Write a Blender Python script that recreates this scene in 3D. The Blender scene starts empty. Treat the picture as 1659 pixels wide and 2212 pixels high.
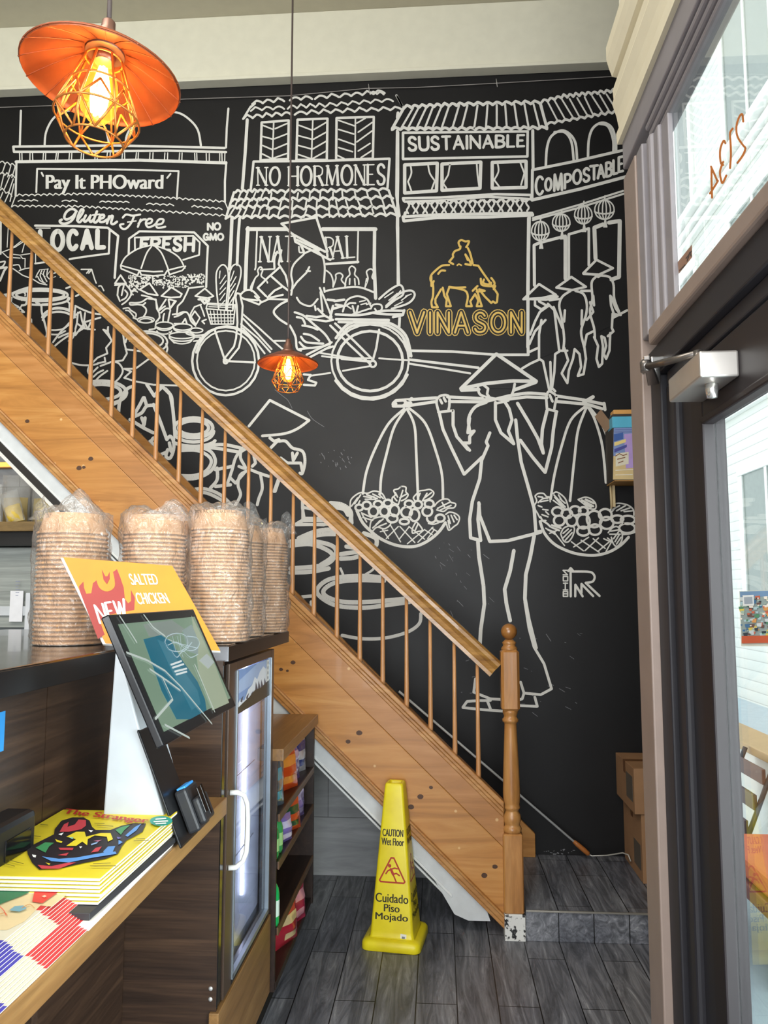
import bpy, bmesh, math, random
from mathutils import Vector, Matrix
random.seed(7)
SC = bpy.context.scene
COL = SC.collection
PI = math.pi
# ---------------------------------------------------------------- camera
CAMH, FPX, YAW, PITCH, W0, H0 = 1.52, 1695.0, math.radians(3.97), math.radians(5.877), 1659, 2212
cam_d = bpy.data.cameras.new('camera')
cam = bpy.data.objects.new('camera', cam_d)
COL.objects.link(cam)
cam_d.sensor_fit = 'VERTICAL'
cam_d.sensor_height = 36.0
cam_d.lens = FPX / H0 * 36.0
cam_d.clip_start = 0.02
cam_d.clip_end = 200
cam.location = (0, 0, CAMH)
cam.rotation_euler = (PI/2 + PITCH, 0, YAW)
SC.camera = cam
# ---------------------------------------------------------------- view / world
SC.view_settings.view_transform = 'Standard'
SC.view_settings.look = 'None'
SC.view_settings.gamma = 1.0
SC.view_settings.use_curve_mapping = False
SC.view_settings.exposure = 0.4
wd = bpy.data.worlds.new('daylight'); SC.world = wd
wd.use_nodes = True
wn = wd.node_tree.nodes
wn['Background'].inputs[0].default_value = (0.93, 0.97, 1.0, 1)
wn['Background'].inputs[1].default_value = 1.9

def area(name, loc, size, power, color, direction, portal=False, spread=180):
    l = bpy.data.lights.new(name, 'AREA'); l.shape = 'RECTANGLE'
    l.size, l.size_y = size; l.energy = power; l.color = color
    l.spread = math.radians(spread)
    if portal: l.cycles.is_portal = True
    o = bpy.data.objects.new(name, l); COL.objects.link(o)
    o.location = loc
    o.rotation_euler = Vector(direction).to_track_quat('-Z', 'Y').to_euler()
    return o
# daylight coming through the glass shopfront (right side and behind the camera) and an unseen ceiling lamp added as fill
area('shopfront_daylight', (0.68, -1.3, 1.6), (3.6, 2.6), 90, (0.93, 0.97, 1.0), (-1, 0.45, -0.05))
area('street_window_daylight', (-1.3, -2.9, 2.0), (3.4, 3.4), 190, (0.96, 0.98, 1.0), (0.03, 1, 0.0))
area('door_daylight', (0.75, 1.05, 1.2), (0.8, 1.7), 42, (0.93, 0.97, 1.0), (-1, 0.55, -0.35))
area('ceiling_fill_light', (-1.5, 0.6, 4.9), (2.4, 2.4), 125, (1.0, 0.95, 0.87), (0.1, 0.25, -1))  # added fill from above, no fixture built for it

# ---------------------------------------------------------------- projection helper: photo pixel -> world point on a plane
_F = Vector((-math.sin(YAW)*math.cos(PITCH), math.cos(YAW)*math.cos(PITCH), math.sin(PITCH)))
_R = Vector((math.cos(YAW), math.sin(YAW), 0)); _U = _R.cross(_F)
def on(ax, v, x, y):
    d = _F + _R*((x-W0/2)/FPX) + _U*((H0/2-y)/FPX)
    o = Vector((0, 0, CAMH))
    return o + d*((v-o[ax])/d[ax])

# ---------------------------------------------------------------- materials
def lin(c):
    if isinstance(c, str):
        c = c.lstrip('#'); c = [int(c[i:i+2], 16)/255 for i in (0, 2, 4)]
    return tuple(x/12.92 if x <= 0.04045 else ((x+0.055)/1.055)**2.4 for x in c) + (1,)
class NT:
    def __init__(s, name):
        s.m = bpy.data.materials.new(name); s.m.use_nodes = True
        s.n = s.m.node_tree.nodes; s.l = s.m.node_tree.links
        s.b = s.n['Principled BSDF']; s.out = s.n['Material Output']
    def add(s, t, **kw):
        n = s.n.new(t)
        for k, v in kw.items():
            if k.startswith('i_'):
                n.inputs[k[2:].replace('_', ' ')].default_value = v
            else: setattr(n, k, v)
        return n
    def link(s, a, b): s.l.new(a, b)
    def ramp(s, src, stops):
        r = s.n.new('ShaderNodeValToRGB'); e = r.color_ramp.elements
        while len(e) < len(stops): e.new(0.5)
        for el, (p, c) in zip(e, stops): el.position = p; el.color = lin(c) if isinstance(c, str) else c
        s.link(src, r.inputs[0]); return r.outputs[0]
    def coords(s, scale=(1, 1, 1), rot=(0, 0, 0), kind='Object'):
        t = s.n.new('ShaderNodeTexCoord'); m = s.n.new('ShaderNodeMapping')
        m.inputs['Scale'].default_value = scale; m.inputs['Rotation'].default_value = rot
        s.link(t.outputs[kind], m.inputs[0]); return m.outputs[0]
    def noise(s, vec, scale=5, detail=4, rough=.5, dist=0):
        n = s.n.new('ShaderNodeTexNoise')
        n.inputs['Scale'].default_value = scale; n.inputs['Detail'].default_value = detail
        n.inputs['Roughness'].default_value = rough; n.inputs['Distortion'].default_value = dist
        if vec: s.link(vec, n.inputs['Vector'])
        return n.outputs['Fac']
    def mix(s, fac, a, b, blend='MIX'):
        m = s.n.new('ShaderNodeMix'); m.data_type = 'RGBA'; m.blend_type = blend
        for i, v in ((0, fac), (6, a), (7, b)):
            if hasattr(v, 'links') or isinstance(v, bpy.types.NodeSocket): s.link(v, m.inputs[i])
            elif isinstance(v, str): m.inputs[i].default_value = lin(v)
            else: m.inputs[i].default_value = v
        return m.outputs[2]
    def bump(s, h, strength=.2, dist=.01):
        b = s.n.new('ShaderNodeBump'); b.inputs['Strength'].default_value = strength
        b.inputs['Distance'].default_value = dist
        s.link(h, b.inputs['Height']); s.link(b.outputs[0], s.b.inputs['Normal'])
    def col(s, c):
        if isinstance(c, str): s.b.inputs['Base Color'].default_value = lin(c)
        else: s.link(c, s.b.inputs['Base Color'])
        return s
    def set(s, rough=.5, metal=0, spec=.5, coat=0, trans=0, alpha=1):
        i = s.b.inputs
        i['Roughness'].default_value = rough; i['Metallic'].default_value = metal
        i['Specular IOR Level'].default_value = spec; i['Coat Weight'].default_value = coat
        i['Transmission Weight'].default_value = trans; i['Alpha'].default_value = alpha
        return s

_pm = {}
def plain(c, rough=.5, metal=0, spec=.5, coat=0, var=.06):
    """painted / moulded surface: one colour with a little uneven wear and a fine surface grain"""
    k = (c, rough, metal, spec, coat, var)
    if k in _pm: return _pm[k]
    t = NT('surface_'+c.lstrip('#')); t.set(rough, metal, spec, coat)
    v = t.coords()
    f = t.noise(v, 14, 4)
    r, g, b, _ = lin(c)
    t.col(t.ramp(f, [(.3, (r*(1-var), g*(1-var), b*(1-var), 1)), (.7, (min(1, r*(1+var)), min(1, g*(1+var)), min(1, b*(1+var)), 1))]))
    _pm[k] = t.m
    return t.m

def wood(name, stops, scale, rot=(0, 0, 0), rough=.4, coat=0, grain=.5, bump=.08, spec=.5):
    """wood: noise stretched along the grain, plus fine fibre"""
    t = NT(name); t.set(rough, 0, spec, coat)
    v = t.coords(scale, rot)
    a = t.noise(v, 1.0, 6, .6, 1.2)
    v2 = t.coords(tuple(x*6 for x in scale), rot)
    b = t.noise(v2, 1.0, 3, .6, .3)
    c = t.ramp(a, stops)
    fib = t.ramp(b, [(.35, (1-grain*.55,)*3+(1,)), (.65, (1, 1, 1, 1))])
    t.col(t.mix(1.0, c, fib, 'MULTIPLY'))
    t.bump(b, bump, .004)
    return t.m

def emit(name, color, strength):
    t = NT(name); t.n.remove(t.b)
    e = t.n.new('ShaderNodeEmission'); e.inputs[0].default_value = lin(color); e.inputs[1].default_value = strength
    t.link(e.outputs[0], t.out.inputs[0]); return t.m

def film(name, tint=(1, 1, 1, 1), refl=.08, rough=.05, wrinkle=0, scale=30, milk=0.0, milkcol='#ffffff'):
    """window glass / clear plastic: see-through with fresnel gloss, optional wrinkles and milkiness"""
    t = NT(name); t.n.remove(t.b)
    tr = t.n.new('ShaderNodeBsdfTransparent'); tr.inputs[0].default_value = tint
    gl = t.n.new('ShaderNodeBsdfGlossy'); gl.inputs['Roughness'].default_value = rough
    fr = t.n.new('ShaderNodeLayerWeight'); fr.inputs[0].default_value = .5
    pw = t.add('ShaderNodeMath', operation='POWER'); pw.inputs[1].default_value = 4.6
    t.link(fr.outputs['Facing'], pw.inputs[0])
    mx = t.n.new('ShaderNodeMixShader')
    ad = t.add('ShaderNodeMath', operation='MULTIPLY_ADD', use_clamp=True)
    ad.inputs[1].default_value = .9; ad.inputs[2].default_value = refl
    t.link(pw.outputs[0], ad.inputs[0])
    t.link(ad.outputs[0], mx.inputs[0]); t.link(tr.outputs[0], mx.inputs[1]); t.link(gl.outputs[0], mx.inputs[2])
    if wrinkle:
        v = t.coords()
        nz = t.noise(v, scale, 3, .55, 1.5)
        b = t.n.new('ShaderNodeBump'); b.inputs['Strength'].default_value = wrinkle; b.inputs['Distance'].default_value = .02
        t.link(nz, b.inputs['Height']); t.link(b.outputs[0], gl.inputs['Normal']); t.link(b.outputs[0], fr.inputs['Normal'])
    res = mx.outputs[0]
    if milk:
        df = t.n.new('ShaderNodeBsdfDiffuse'); df.inputs[0].default_value = lin(milkcol)
        m2 = t.n.new('ShaderNodeMixShader'); m2.inputs[0].default_value = milk
        t.link(res, m2.inputs[1]); t.link(df.outputs[0], m2.inputs[2]); res = m2.outputs[0]
    t.link(res, t.out.inputs[0]); return t.m

# ---------------------------------------------------------------- mesh builder
class MB:
    def __init__(s): s.v = []; s.f = []; s.mi = []; s.mats = []; s.cur = 0; s.smooth = []
    def mat(s, m):
        if m not in s.mats: s.mats.append(m)
        s.cur = s.mats.index(m); return s
    def face(s, idx, sm=False): s.f.append(tuple(idx)); s.mi.append(s.cur); s.smooth.append(sm)
    def poly(s, pts, sm=False):
        i = len(s.v); s.v += [tuple(p) for p in pts]; s.face(range(i, i+len(pts)), sm); return s
    def bm(s, b, sm=False):
        i = len(s.v); b.verts.index_update()
        s.v += [tuple(v.co) for v in b.verts]
        for f in b.faces: s.face([i+v.index for v in f.verts], sm)
        b.free(); return s
    def box(s, x0, x1, y0, y1, z0, z1, bv=0.0, seg=2, M=None):
        b = bmesh.new(); bmesh.ops.create_cube(b, size=1)
        for v in b.verts: v.co = Vector(((x0+x1)/2+v.co.x*(x1-x0), (y0+y1)/2+v.co.y*(y1-y0), (z0+z1)/2+v.co.z*(z1-z0)))
        if bv: bmesh.ops.bevel(b, geom=b.edges[:], offset=bv, segments=seg, profile=.5, affect='EDGES')
        if M is not None: bmesh.ops.transform(b, matrix=M, verts=b.verts)
        return s.bm(b)
    def prism(s, pts, ax, d0, d1, bv=0.0):
        """polygon in the plane across axis ax, extruded from d0 to d1"""
        def P(p, d): return {0: (d, p[0], p[1]), 1: (p[0], d, p[1]), 2: (p[0], p[1], d)}[ax]
        b = bmesh.new()
        a = [b.verts.new(P(p, d0)) for p in pts]; c = [b.verts.new(P(p, d1)) for p in pts]
        n = len(pts)
        b.faces.new(a); b.faces.new(c[::-1])
        for i in range(n): b.faces.new((a[i], c[i], c[(i+1) % n], a[(i+1) % n]))
        bmesh.ops.recalc_face_normals(b, faces=b.faces)
        if bv: bmesh.ops.bevel(b, geom=b.edges[:], offset=bv, segments=2, profile=.5, affect='EDGES')
        return s.bm(b)
    def sweep(s, prof, p0, p1, up=(0, 0, 1)):
        """profile (u across, v up) pulled straight from p0 to p1"""
        p0, p1 = Vector(p0), Vector(p1); d = (p1-p0).normalized(); side = d.cross(Vector(up)).normalized(); u = side.cross(d)
        i = len(s.v); n = len(prof)
        for p in (p0, p1):
            for a, b in prof: s.v.append(tuple(p+side*a+u*b))
        for k in range(n): s.face((i+k, i+(k+1) % n, i+n+(k+1) % n, i+n+k))
        s.face(range(i+n-1, i-1, -1)); s.face(range(i+n, i+2*n)); return s
    def tube(s, path, r, seg=8, closed=False, caps=True):
        path = [Vector(p) for p in path]; n = len(path)
        rs = r if isinstance(r, (list, tuple)) else [r]*n
        i0 = len(s.v); ref = None
        for k, p in enumerate(path):
            if closed: t = path[(k+1) % n]-path[k-1]
            else: t = path[min(k+1, n-1)]-path[max(k-1, 0)]
            t = t.normalized() if t.length > 1e-9 else Vector((0, 0, 1))
            if ref is None: ref = t.orthogonal().normalized()
            ref = (ref-t*ref.dot(t)); ref = ref.normalized() if ref.length > 1e-6 else t.orthogonal().normalized()
            bi = t.cross(ref)
            for j in range(seg):
                a = 2*PI*j/seg; s.v.append(tuple(p+(ref*math.cos(a)+bi*math.sin(a))*rs[k]))
        m = n if closed else n-1
        for k in range(m):
            a, b = i0+k*seg, i0+((k+1) % n)*seg
            for j in range(seg): s.face((a+j, a+(j+1) % seg, b+(j+1) % seg, b+j), True)
        if caps and not closed:
            s.face(range(i0+seg-1, i0-1, -1)); s.face(range(i0+(n-1)*seg, i0+n*seg))
        return s
    def lathe(s, prof, c=(0, 0, 0), seg=24, M=None, caps=True, sm=True):
        """(radius, height) profile turned round the z axis at c"""
        i0 = len(s.v); c = Vector(c); n = len(prof)
        for r, z in prof:
            for j in range(seg):
                a = 2*PI*j/seg; p = Vector((r*math.cos(a), r*math.sin(a), z))
                if M is not None: p = M @ p
                s.v.append(tuple(c+p))
        for k in range(n-1):
            a, b = i0+k*seg, i0+(k+1)*seg
            for j in range(seg): s.face((a+j, a+(j+1) % seg, b+(j+1) % seg, b+j), sm)
        if caps:
            if prof[0][0] > 1e-5: s.face(range(i0+seg-1, i0-1, -1))
            if prof[-1][0] > 1e-5: s.face(range(i0+(n-1)*seg, i0+n*seg))
        return s
    def grid(s, fn, nu, nv, sm=True, closed_u=False):
        i0 = len(s.v)
        for a in range(nu+1 if not closed_u else nu):
            for b in range(nv+1): s.v.append(tuple(fn(a/nu, b/nv)))
        for a in range(nu):
            for b in range(nv):
                a2 = (a+1) % nu if closed_u else a+1
                s.face((i0+a*(nv+1)+b, i0+a2*(nv+1)+b, i0+a2*(nv+1)+b+1, i0+a*(nv+1)+b+1), sm)
        return s
    def build(s, name, mat=None, parent=None):
        me = bpy.data.meshes.new(name)
        me.from_pydata(s.v, [], s.f)
        mats = s.mats or []
        if mat is not None and not mats: mats = [mat]
        for m in mats: me.materials.append(m)
        me.polygons.foreach_set('material_index', s.mi if s.mats else [0]*len(s.f))
        me.polygons.foreach_set('use_smooth', s.smooth)
        me.validate(); me.update()
        o = bpy.data.objects.new(name, me); COL.objects.link(o)
        if parent is not None: put_under(o, parent)
        return o
def put_under(o, parent):
    o.parent = parent
    M = Matrix.Identity(4); p = parent
    chain = []
    while p is not None: chain.append(p); p = p.parent
    for q in reversed(chain): M = M @ q.matrix_parent_inverse @ q.matrix_basis
    o.matrix_parent_inverse = M.inverted()
def tag(o, label=None, cat=None, group=None, kind=None):
    if label: o['label'] = label
    if cat: o['category'] = cat
    if group: o['group'] = group
    if kind: o['kind'] = kind
    return o
def thing(name, label, cat, loc=(0, 0, 0), group=None):
    o = bpy.data.objects.new(name, None); COL.objects.link(o); o.location = loc
    o.empty_display_size = .05
    return tag(o, label, cat, group)
def struct(mb, name, mat=None):
    return tag(mb.build(name, mat), kind='structure')
def copy_tree(o, parent=None):
    c = o.copy(); COL.objects.link(c)
    if parent is not None: c.parent = parent
    for ch in list(o.children): copy_tree(ch, c)
    return c
def text_mesh(name, txt, mat, parent, M, size=1.0, align='CENTER', bold=0.0, extrude=0.0, sx=1.0, shear=0.0):
    """lettering as a flat mesh; M maps the text plane (x right, y up) into the world"""
    c = bpy.data.curves.new(name, 'FONT'); c.body = txt; c.size = size; c.align_x = align; c.align_y = 'CENTER'
    c.offset = bold; c.extrude = extrude; c.shear = shear
    t = bpy.data.objects.new(name, c); COL.objects.link(t)
    dg = bpy.context.evaluated_depsgraph_get()
    me = bpy.data.meshes.new_from_object(t.evaluated_get(dg))
    bpy.data.objects.remove(t); bpy.data.curves.remove(c)
    me.materials.clear(); me.materials.append(mat)
    me.transform(M @ Matrix.Diagonal((sx, 1, 1, 1)))
    o = bpy.data.objects.new(name, me); COL.objects.link(o)
    if parent is not None: put_under(o, parent)
    return o
def frame(o, x, y):
    """matrix with origin o, x and y axes as given, z = x cross y"""
    x, y = Vector(x).normalized(), Vector(y).normalized(); z = x.cross(y)
    return Matrix(((x.x, y.x, z.x, o[0]), (x.y, y.y, z.y, o[1]), (x.z, y.z, z.z, o[2]), (0, 0, 0, 1)))

ANG = math.atan(.9526)                                  # slope of the stairs
PINE = [(.25, '#93602f'), (.5, '#b37c42'), (.75, '#c9985d')]
M_pine_slope = wood('pine_slope', PINE, (1.2, 14, 14), (0, -ANG, 0), .38, .15, .25)
M_pine_up = wood('pine_upright', PINE, (16, 16, 1.6), (0, 0, 0), .38, .15, .25)
M_oak_slope = wood('oak_handrail', [(.25, '#7d5426'), (.5, '#a5773a'), (.75, '#bd904f')], (1.5, 24, 24), (0, -ANG, 0), .3, .3, .4)
M_bal = wood('baluster_wood', [(.3, '#b57e4c'), (.7, '#cf9a68')], (20, 20, 2), (0, 0, 0), .35, .2, .2)
M_walnut_y = wood('walnut_laminate', [(.2, '#241812'), (.5, '#3b2a1f'), (.8, '#57402f')], (22, 1.1, 22), (0, 0, 0), .38, .0, .6)
M_walnut_x = wood('walnut_laminate_front', [(.2, '#241812'), (.5, '#3b2a1f'), (.8, '#57402f')], (1.1, 22, 26), (0, 0, 0), .38, .0, .6)
M_shelfwood = wood('oak_laminate', [(.2, '#6d4c2a'), (.5, '#8c673d'), (.8, '#a5804f')], (18, 1.0, 18), (0, 0, 0), .35, .05, .4)
M_black = plain('#141416', .35)
M_blackgloss = plain('#0b0b0d', .12)
M_white = plain('#e8e8e6', .45)
M_steel = plain('#a9aaac', .28, 1.0)
# ================================================================ the room
YW = 4.40                                               # mural wall
# floor: wood-look tiles 0.152 x 0.61, long side along y
def tile_mat(name, vec_rot):
    t = NT(name); t.set(.42, 0, .4)
    tc = t.n.new('ShaderNodeTexCoord'); sp = t.n.new('ShaderNodeSeparateXYZ'); t.link(tc.outputs['Object'], sp.inputs[0])
    cb = t.n.new('ShaderNodeCombineXYZ')
    ad = t.add('ShaderNodeMath', operation='ADD'); ad.inputs[1].default_value = -.057+.1524*20
    ay = t.add('ShaderNodeMath', operation='ADD'); ay.inputs[1].default_value = -.045+6.1
    t.link(sp.outputs[0], ad.inputs[0]); t.link(sp.outputs[1], ay.inputs[0])
    t.link(ay.outputs[0], cb.inputs[0]); t.link(ad.outputs[0], cb.inputs[1])
    br = t.n.new('ShaderNodeTexBrick'); br.offset = .36; br.offset_frequency = 2
    br.inputs['Scale'].default_value = 1; br.inputs['Brick Width'].default_value = .61; br.inputs['Row Height'].default_value = .1524
    br.inputs['Mortar Size'].default_value = .0022; br.inputs['Mortar Smooth'].default_value = .1; br.inputs['Bias'].default_value = 0
    br.inputs['Color1'].default_value = (.0, .0, .0, 1); br.inputs['Color2'].default_value = (1, 1, 1, 1)
    br.inputs['Mortar'].default_value = (.5, .5, .5, 1)
    t.link(cb.outputs[0], br.inputs['Vector'])
    v = t.coords((22, 2.2, 22)); a = t.noise(v, 1, 8, .68, 1.6)
    v2 = t.coords((5, 1.5, 5)); b = t.noise(v2, 1, 5, .6, .5)
    grain = t.ramp(a, [(.3, '#48494f'), (.46, '#6b6d74'), (.6, '#8b8d95'), (.74, '#bcbec3')])
    blot = t.ramp(b, [(.3, (.55, .56, .6, 1)), (.7, (1.15, 1.14, 1.1, 1))])
    c = t.mix(1, grain, blot, 'MULTIPLY')
    pl = t.ramp(br.outputs['Color'], [(0, (.8, .81, .84, 1)), (1, (1.08, 1.07, 1.04, 1))])
    c = t.mix(1, c, pl, 'MULTIPLY')
    c = t.mix(br.outputs['Fac'], c, '#0d0d0f')
    t.col(c)
    hh = t.add('ShaderNodeMath', operation='SUBTRACT'); t.link(a, hh.inputs[0]); t.link(br.outputs['Fac'], hh.inputs[1])
    t.bump(hh.outputs[0], .25, .002)
    return t.m
M_tile = tile_mat('wood_look_floor_tile', 0)
m = MB(); m.prism([(-5, -3.2), (.64, -3.2), (.64, 2.0), (1.25, YW+.02), (-5, YW+.02)], 2, -.12, 0)
struct(m, 'floor', M_tile)

def wall_black():
    t = NT('black_wall_paint'); t.set(.36, 0, .34)
    v = t.coords(); a = t.noise(v, 3, 5)
    t.col(t.ramp(a, [(.3, '#0e0d0e'), (.7, '#151415')]))
    b = t.noise(v, 120, 3)
    t.bump(b, .06, .002)
    rr = t.n.new('ShaderNodeMapRange'); rr.inputs[3].default_value = .42; rr.inputs[4].default_value = .56
    t.link(t.noise(v, 2.2, 6, .65), rr.inputs[0]); t.link(rr.outputs[0], t.b.inputs['Roughness'])
    return t.m
M_wallblack = wall_black()
M_beige = plain('#dedac6', .6, var=.03)
M_ceil = plain('#bfb8a2', .65, var=.03)
ZB = 4.585                                              # top of the black paint
m = MB(); m.box(-5, 1.27, YW, YW+.15, 0, 5.05)
struct(m, 'wall_back', M_wallblack)
m = MB(); m.box(-5, 1.19, YW-.05, YW, ZB, 5.0, .004)      # cream band above the mural, a little proud of it
m.box(-5, 1.185, YW-.075, YW, ZB-.012, ZB+.01, .003)
struct(m, 'trim_1', M_beige)
FOOT = [(-5, -3.2), (.64, -3.2), (.64, 2.0), (1.25, YW+.02), (-5, YW+.02)]
m = MB(); m.prism(FOOT, 2, 5.0, 5.15)
struct(m, 'ceiling', M_ceil)
m = MB(); m.box(-5.15, -5, -3.2, YW+.15, 0, 5.15)
struct(m, 'wall_left', plain('#8d8574', .6))
m = MB(); m.prism([(.55, 1.99), (.57, 1.99), (1.22, YW+.01), (1.20, YW+.01)], 2, 0, 5.05)
struct(m, 'wall_right', plain('#1c1a1b', .5))

m = MB(); m.prism([(.575, 1.975), (.61, 1.975), (1.29, YW+.16), (1.25, YW+.16)], 2, -.02, 5.05)
struct(m, 'wall_outside', plain('#eceeec', .6))
# grey tiled wall under the stairs
def grey_tile():
    t = NT('grey_wall_tile'); t.set(.4)
    v = t.coords((2.2, 2.2, 14)); a = t.noise(v, 1, 6, .6, .8)
    c = t.ramp(a, [(.3, '#8b8e90'), (.7, '#b0b3b6')])
    br = t.n.new('ShaderNodeTexBrick'); br.inputs['Scale'].default_value = 1
    br.inputs['Brick Width'].default_value = .61; br.inputs['Row Height'].default_value = .305; br.inputs['Mortar Size'].default_value = .002
    br.inputs['Color1'].default_value = (1, 1, 1, 1); br.inputs['Color2'].default_value = (.9, .9, .9, 1); br.inputs['Mortar'].default_value = (.35, .35, .35, 1)
    tc = t.n.new('ShaderNodeTexCoord'); sp = t.n.new('ShaderNodeSeparateXYZ'); cb = t.n.new('ShaderNodeCombineXYZ')
    t.link(tc.outputs['Object'], sp.inputs[0]); t.link(sp.outputs[0], cb.inputs[0]); t.link(sp.outputs[2], cb.inputs[1]); t.link(cb.outputs[0], br.inputs[0])
    t.col(t.mix(1, c, br.outputs['Color'], 'MULTIPLY')); return t.m
m = MB(); m.prism([(-2.7, 0), (.2, 0), (.2, .06), (-1.6, 1.8), (-2.7, 2.6)], 1, YW-.012, YW)
struct(m, 'wall_under_stairs', grey_tile())

# raised tiled landing at the foot of the stairs
ZL = .131
m = MB(); m.prism([(.372, 3.65), (1.0, 3.65), (1.195, YW), (.372, YW)], 2, 0, ZL, .003)
struct(m, 'floor_landing', M_tile)
m = MB(); m.box(.372, 1.0, 3.642, 3.651, ZL-.006, ZL+.0015, .001)
struct(m, 'trim_2', plain('#a9a49a', .35, .6))

# ---------------------------------------------------------------- shopfront on the right (plane x = 0.5)
M_tan = plain('#83736a', .45)
def chipped(name, base, chip):
    t = NT(name); t.set(.5, 0, .25)
    v = t.coords((1, 1, .35)); a = t.noise(v, 42, 6, .7)
    t.col(t.mix(t.ramp(a, [(.735, (0, 0, 0, 1)), (.75, (1, 1, 1, 1))]), base, chip)); return t.m
M_frame = chipped('charcoal_frame_paint', '#252428', '#7a716b')
M_door = chipped('charcoal_door_paint', '#1f1b1d', '#86796c')
M_grey = plain('#7f7a7d', .45)
M_cream = plain('#d8cfb5', .5, var=.03)
X0 = .50
YE = 2.035                                             # far end of the shopfront
# tan casing at the far end, wall above and around the frame
m = MB(); m.box(X0, X0+.062, YE-.118, YE, 0, 2.62, .004)
struct(m, 'trim_3', M_tan)
m = MB()
m.box(X0+.004, X0+.06, YE-.17, YE-.121, 2.135, 2.62, .004); m.box(X0+.018, X0+.06, YE-.2, YE-.172, 2.135, 2.615, .006)
m.box(X0+.006, X0+.06, YE-.235, YE-.2, 2.135, 2.61, .01); m.box(X0+.014, X0+.05, YE-.275, YE-.235, 2.135, 2.605, .006)
m.box(X0+.022, X0+.034, YE-.325, YE-.275, 2.135, 2.60, .003)
struct(m, 'trim_4', M_grey)
m = MB()
m.box(X0, X0+.062, -3.0, YE, 2.645, 2.76, .004)
m.box(X0+.006, X0+.06, -3.0, YE-.2, 2.628, 2.645, .006); m.box(X0+.014, X0+.06, -3.0, YE-.2, 2.612, 2.63, .006); m.box(X0+.022, X0+.06, -3.0, YE-.2, 2.597, 2.613, .006)
struct(m, 'trim_5', M_grey)
m = MB(); m.box(X0+.004, X0+.065, -3.0, YE, 2.76, 5.02)
struct(m, 'wall_shopfront', M_beige)
# crown moulding over the transom
prof = [(.03, 2.72), (-.012, 2.72), (-.014, 2.75), (-.006, 2.765), (-.012, 2.80), (-.022, 2.835), (-.018, 2.85), (-.02, 2.875), (-.006, 2.88), (-.006, 2.912), (-.02, 2.915), (-.028, 2.94), (-.034, 2.965), (-.034, 3.0), (-.026, 3.005), (.03, 3.005)]
m = MB(); m.prism([(X0+p[0], p[1]) for p in prof], 1, -3.0, YE+.004)
struct(m, 'trim_6', M_cream)
# transom bar: light tan sill over a dark header
m = MB(); m.box(X0-.004, X0+.12, -3.0, YE-.2, 2.098, 2.138, .006)
struct(m, 'trim_7', M_tan)
m = MB(); m.box(X0+.012, X0+.14, -3.0, YE-.118, 2.03, 2.097, .004); m.box(X0+.03, X0+.14, -3.0, YE-.22, 1.995, 2.03, .004)
m.box(X0+.02, X0+.14, YE-.2, YE-.118, 0, 2.03, .004)
m.box(X0+.032, X0+.08, YE-.255, YE-.2, 0, 2.0, .006)
m.box(X0+.022, X0+.08, YE-.30, YE-.258, 0, 2.0, .008)
m.box(X0+.036, X0+.08, YE-.375, YE-.30, 0, 2.0, .004)
m.box(X0+.02, X0+.14, .52, .58, 0, 2.03, .004)
struct(m, 'door_frame', M_frame)
M_glass = film('window_glass', (.93, .96, .95, 1), .05, .01)
# transom light
YG0 = YE-.33
w = MB(); w.box(X0+.034, X0+.04, -2.95, YG0, 2.138, 2.6)
struct(w, 'window_1', M_glass)
# door leaf, closed
DY0, DY1 = .6, YE-.378
d = MB()
XD0, XD1 = X0+.03, X0+.075
gy0, gy1, gz0, gz1 = DY0+.14, 1.585, .25, 1.865
d.box(XD0, XD1, gy1, DY1, .02, 1.99, .004); d.box(XD0, XD1, DY0, gy0, .02, 1.99, .004)
d.box(XD0, XD1, gy0, gy1, gz1, 1.99, .004); d.box(XD0, XD1, gy0, gy1, .02, gz0, .004)
# glazing beads
for (a, b, c, e) in ((gy1-.012, gy1+.004, gz0, gz1), (gy0-.004, gy0+.012, gz0, gz1)): d.box(XD0-.006, XD0+.02, a, b, c, e, .004)
d.box(XD0-.006, XD0+.02, gy0, gy1, gz1-.012, gz1+.004, .004); d.box(XD0-.006, XD0+.02, gy0, gy1, gz0-.004, gz0+.012, .004)
door = struct(d, 'door_1', M_door)
g = MB(); g.box(XD0+.02, XD0+.026, gy0, gy1, gz0, gz1); g.build('glass_pane', M_glass, door)
# display windows of the shopfront nearer the street (beside and behind the viewpoint)
m = MB(); m.box(X0+.02, X0+.14, -3.0, .52, 0, .45, .004); m.box(X0+.02, X0+.14, -1.3, -1.22, .45, 2.03, .004)
struct(m, 'wall_shopfront_base', M_frame)
w = MB(); w.box(X0+.05, X0+.056, -3.0, .52, .45, 2.03); struct(w, 'window_2', M_glass)
m = MB()
m.box(-5, -3.2, -3.2, -3.05, 0, 5.0); m.box(.5, .64, -3.2, -3.05, 0, 5.0); m.box(-3.2, .5, -3.2, -3.05, 0, .4); m.box(-3.2, .5, -3.2, -3.05, 3.9, 5.0)
m.box(-1.4, -1.3, -3.2, -3.05, .4, 3.9); m.box(-3.2, .5, -3.2, -3.05, 2.2, 2.3)
struct(m, 'wall_front', plain('#6e6660', .6))
w = MB(); w.box(-3.2, .5, -3.13, -3.12, .4, 3.9); struct(w, 'window_3', M_glass)

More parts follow.
